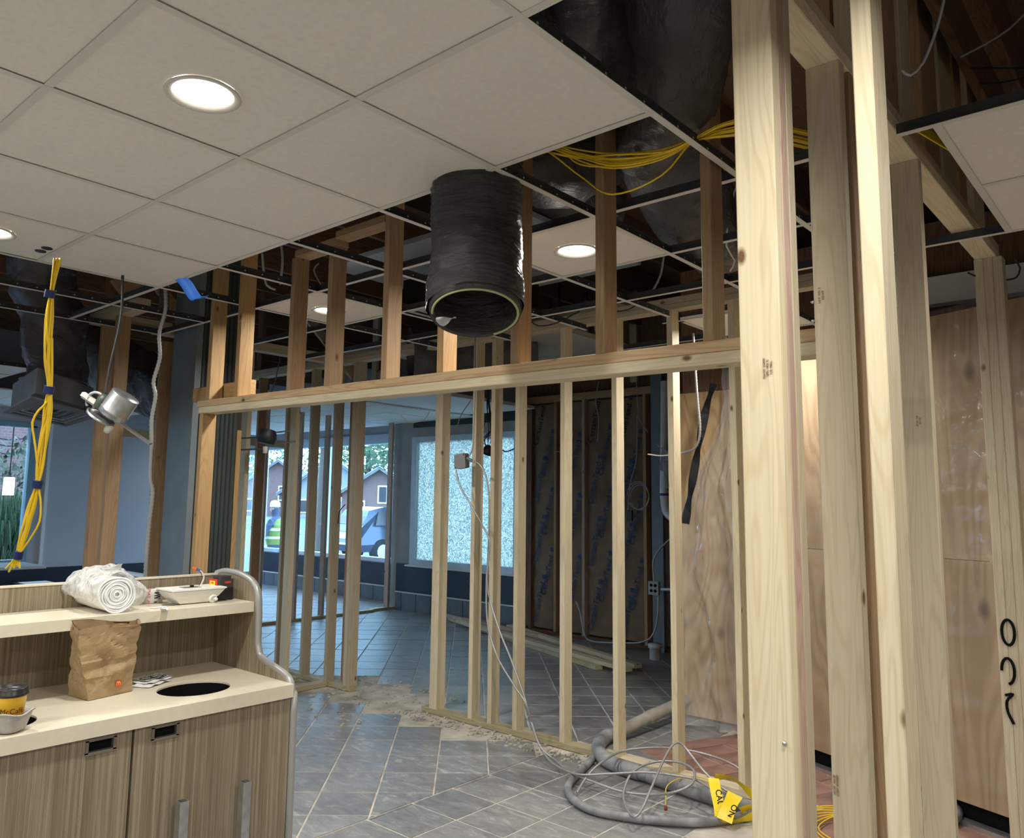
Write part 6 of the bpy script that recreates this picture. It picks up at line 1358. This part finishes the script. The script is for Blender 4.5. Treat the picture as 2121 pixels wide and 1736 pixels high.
# worker outside: one skinned figure
wp = street_pt(574, 16.4); wz = -.3
def person(o, face, label):
    H = empty('person', (o.x, o.y, o.z), label, 'person'); f = Vector(face).normalized(); l = Vector((-f.y, f.x, 0))
    def Q(a, b, z): return o+f*a+l*b+Vector((0, 0, z))
    V = {'pel': (0, 0, .95, .15), 'wa': (0, 0, 1.12, .14), 'ch': (.01, 0, 1.35, .17), 'nk': (.01, 0, 1.50, .065), 'hd0': (.03, 0, 1.60, .085), 'hd1': (.03, 0, 1.72, .10)}
    E_ = [('pel', 'wa'), ('wa', 'ch'), ('ch', 'nk'), ('nk', 'hd0'), ('hd0', 'hd1')]
    for s_, n_ in ((1, 'L'), (-1, 'R')):
        V.update({n_+'hip': (0, s_*.10, .90, .10), n_+'kn': (.03+.05*s_, s_*.12, .50, .065), n_+'an': (-.02+.06*s_, s_*.13, .10, .045), n_+'to': (.14+.06*s_, s_*.14, .05, .04), n_+'sh': (.0, s_*.19, 1.42, .065), n_+'el': (.08, s_*.27, 1.14, .048), n_+'wr': (.30, s_*.18, 1.05, .034), n_+'ha': (.37, s_*.16, 1.05, .036)})
        E_ += [('pel', n_+'hip'), (n_+'hip', n_+'kn'), (n_+'kn', n_+'an'), (n_+'an', n_+'to'), ('ch', n_+'sh'), (n_+'sh', n_+'el'), (n_+'el', n_+'wr'), (n_+'wr', n_+'ha')]
    ks = list(V); me = bpy.data.meshes.new('figure'); me.from_pydata([tuple(Q(*V[k][:3])-o) for k in ks], [(ks.index(a), ks.index(b)) for a, b in E_], [])
    ob = bpy.data.objects.new('body', me); COL.objects.link(ob); ob.parent = H
    me.materials.append(plain('navy_work_clothes', (.05, .07, .12, 1), .8)); me.skin_vertices if me.skin_vertices else None
    md = ob.modifiers.new('skin', 'SKIN'); 
    for k, sv in zip(ks, me.skin_vertices[0].data): sv.radius = (V[k][3], V[k][3])
    me.skin_vertices[0].data[0].use_root = True
    sb = ob.modifiers.new('smooth', 'SUBSURF'); sb.levels = 1; sb.render_levels = 2
    mb = MB(); mb.lathe([(.165, 0), (.19, .12), (.205, .30), (.17, .44), (.09, .50)], 24, Q(.0, 0, .97), cap=False); mb.build('safety_vest', plain('hi_vis_yellow', (.20, .28, .05, 1), .6), H)
    for z in (1.08, 1.24): mb = MB(); mb.lathe([(.196 if z < 1.2 else .204, 0), (.199 if z < 1.2 else .207, .05)], 24, Q(0, 0, z), cap=False); mb.build('reflective_band', WHITEP, H)
    SK = plain('skin', (.45, .27, .19, 1), .5); mb = MB()
    mb.lathe([(.0001, .115), (.05, .10), (.078, .05), (.082, 0), (.07, -.06), (.045, -.10), (.0001, -.115)], 20, Q(.04, 0, 1.66)); hd = mb.build('head', SK, H)
    mb = MB(); mb.obox(Q(.128, 0, 1.65), f*.012, l*.012, (0, 0, .02)); mb.build('nose', SK, hd)
    for s_ in (1, -1):
        mb = MB(); mb.lathe([(.0001, -.01), (.010, 0), (.0001, .01)], 8, Q(.112, s_*.03, 1.675), f); mb.build('eye', INK, hd); mb = MB(); mb.lathe([(.0001, -.01), (.022, 0), (.0001, .01)], 8, Q(.03, s_*.083, 1.66), l); mb.build('ear', SK, hd)
    mb = MB(); mb.lathe([(.105, -.005), (.10, .0), (.098, .06), (.07, .11), (.0001, .125)], 20, Q(.035, 0, 1.71)); mb.build('hard_hat', WHITEP, H)
    return H
person(Vector((wp.x, wp.y, wz)), -RT*1.0+Vector((fw.x, fw.y, 0))*.3, 'worker in a yellow hi-vis vest outside, mostly hidden by studs')
# left window view: brick wall, ornamental grass, branch
lbk = Vector((3.0, 18.5, 0)); mb = MB(); mb.box((-8, 18.5, -.3), (6.6, 19, 6.2)); o = mb.build('brick_building', BRICK, None); tag(o, 'pinkish brick wall of the next building seen through the left window', 'building')
g0 = ony(18, 1140, 13.9)
GR = MB(); R_ = random.Random(5)
for k in range(1700):
    a = R_.uniform(0, 2*PI); r0 = R_.uniform(0, .35); hgt = R_.uniform(.9, 1.9); out = R_.uniform(.1, .9)
    b = Vector((g0.x-.15+math.cos(a)*r0, g0.y+math.sin(a)*r0, -.17)); d = Vector((math.cos(a), math.sin(a), 0)); s_ = Vector((-d.y, d.x, 0))*.009
    q_ = [b, b+d*out*.25+Vector((0, 0, hgt*.6)), b+d*out*.75+Vector((0, 0, hgt*.97)), b+d*out+Vector((0, 0, hgt*.82))]
    vs = []; 
    for i, p in enumerate(q_): vs += [p-s_*(1-i*.28), p+s_*(1-i*.28)]
    GR.add(vs, [(2*i, 2*i+1, 2*i+3, 2*i+2) for i in range(3)])
tag(GR.build('ornamental_grass', plain('grass_blade', (.085, .14, .07, 1), .7, 0, .3, 5), None, origin=g0), 'tall arching ornamental grass outside the left window', 'plant', kind='stuff')
mb = MB(); c = ony(48, 960, 14.5); leaves(mb, c, .5, 260, .07, (.9, .5, 1), 77); tag(mb.build('leafy_branch', plain('turning_leaf', (.11, .12, .07, 1), .8, 0, .4), None, origin=c), 'leafy branch reaching in at the right side of the left window', 'branch', kind='stuff')
for k, y in enumerate((905, 918, 935)):
    a, b = ony(-30, y-2, 16), ony(64, y+3, 16); mb = MB(); mb.tube([a, (a+b)/2-Vector((0, 0, .05)), b], .012, 5); tag(mb.build('overhead_wire', INK, None, origin=a), ['top', 'middle', 'lowest'][k]+' dark service wire crossing outside the left window', 'wire')
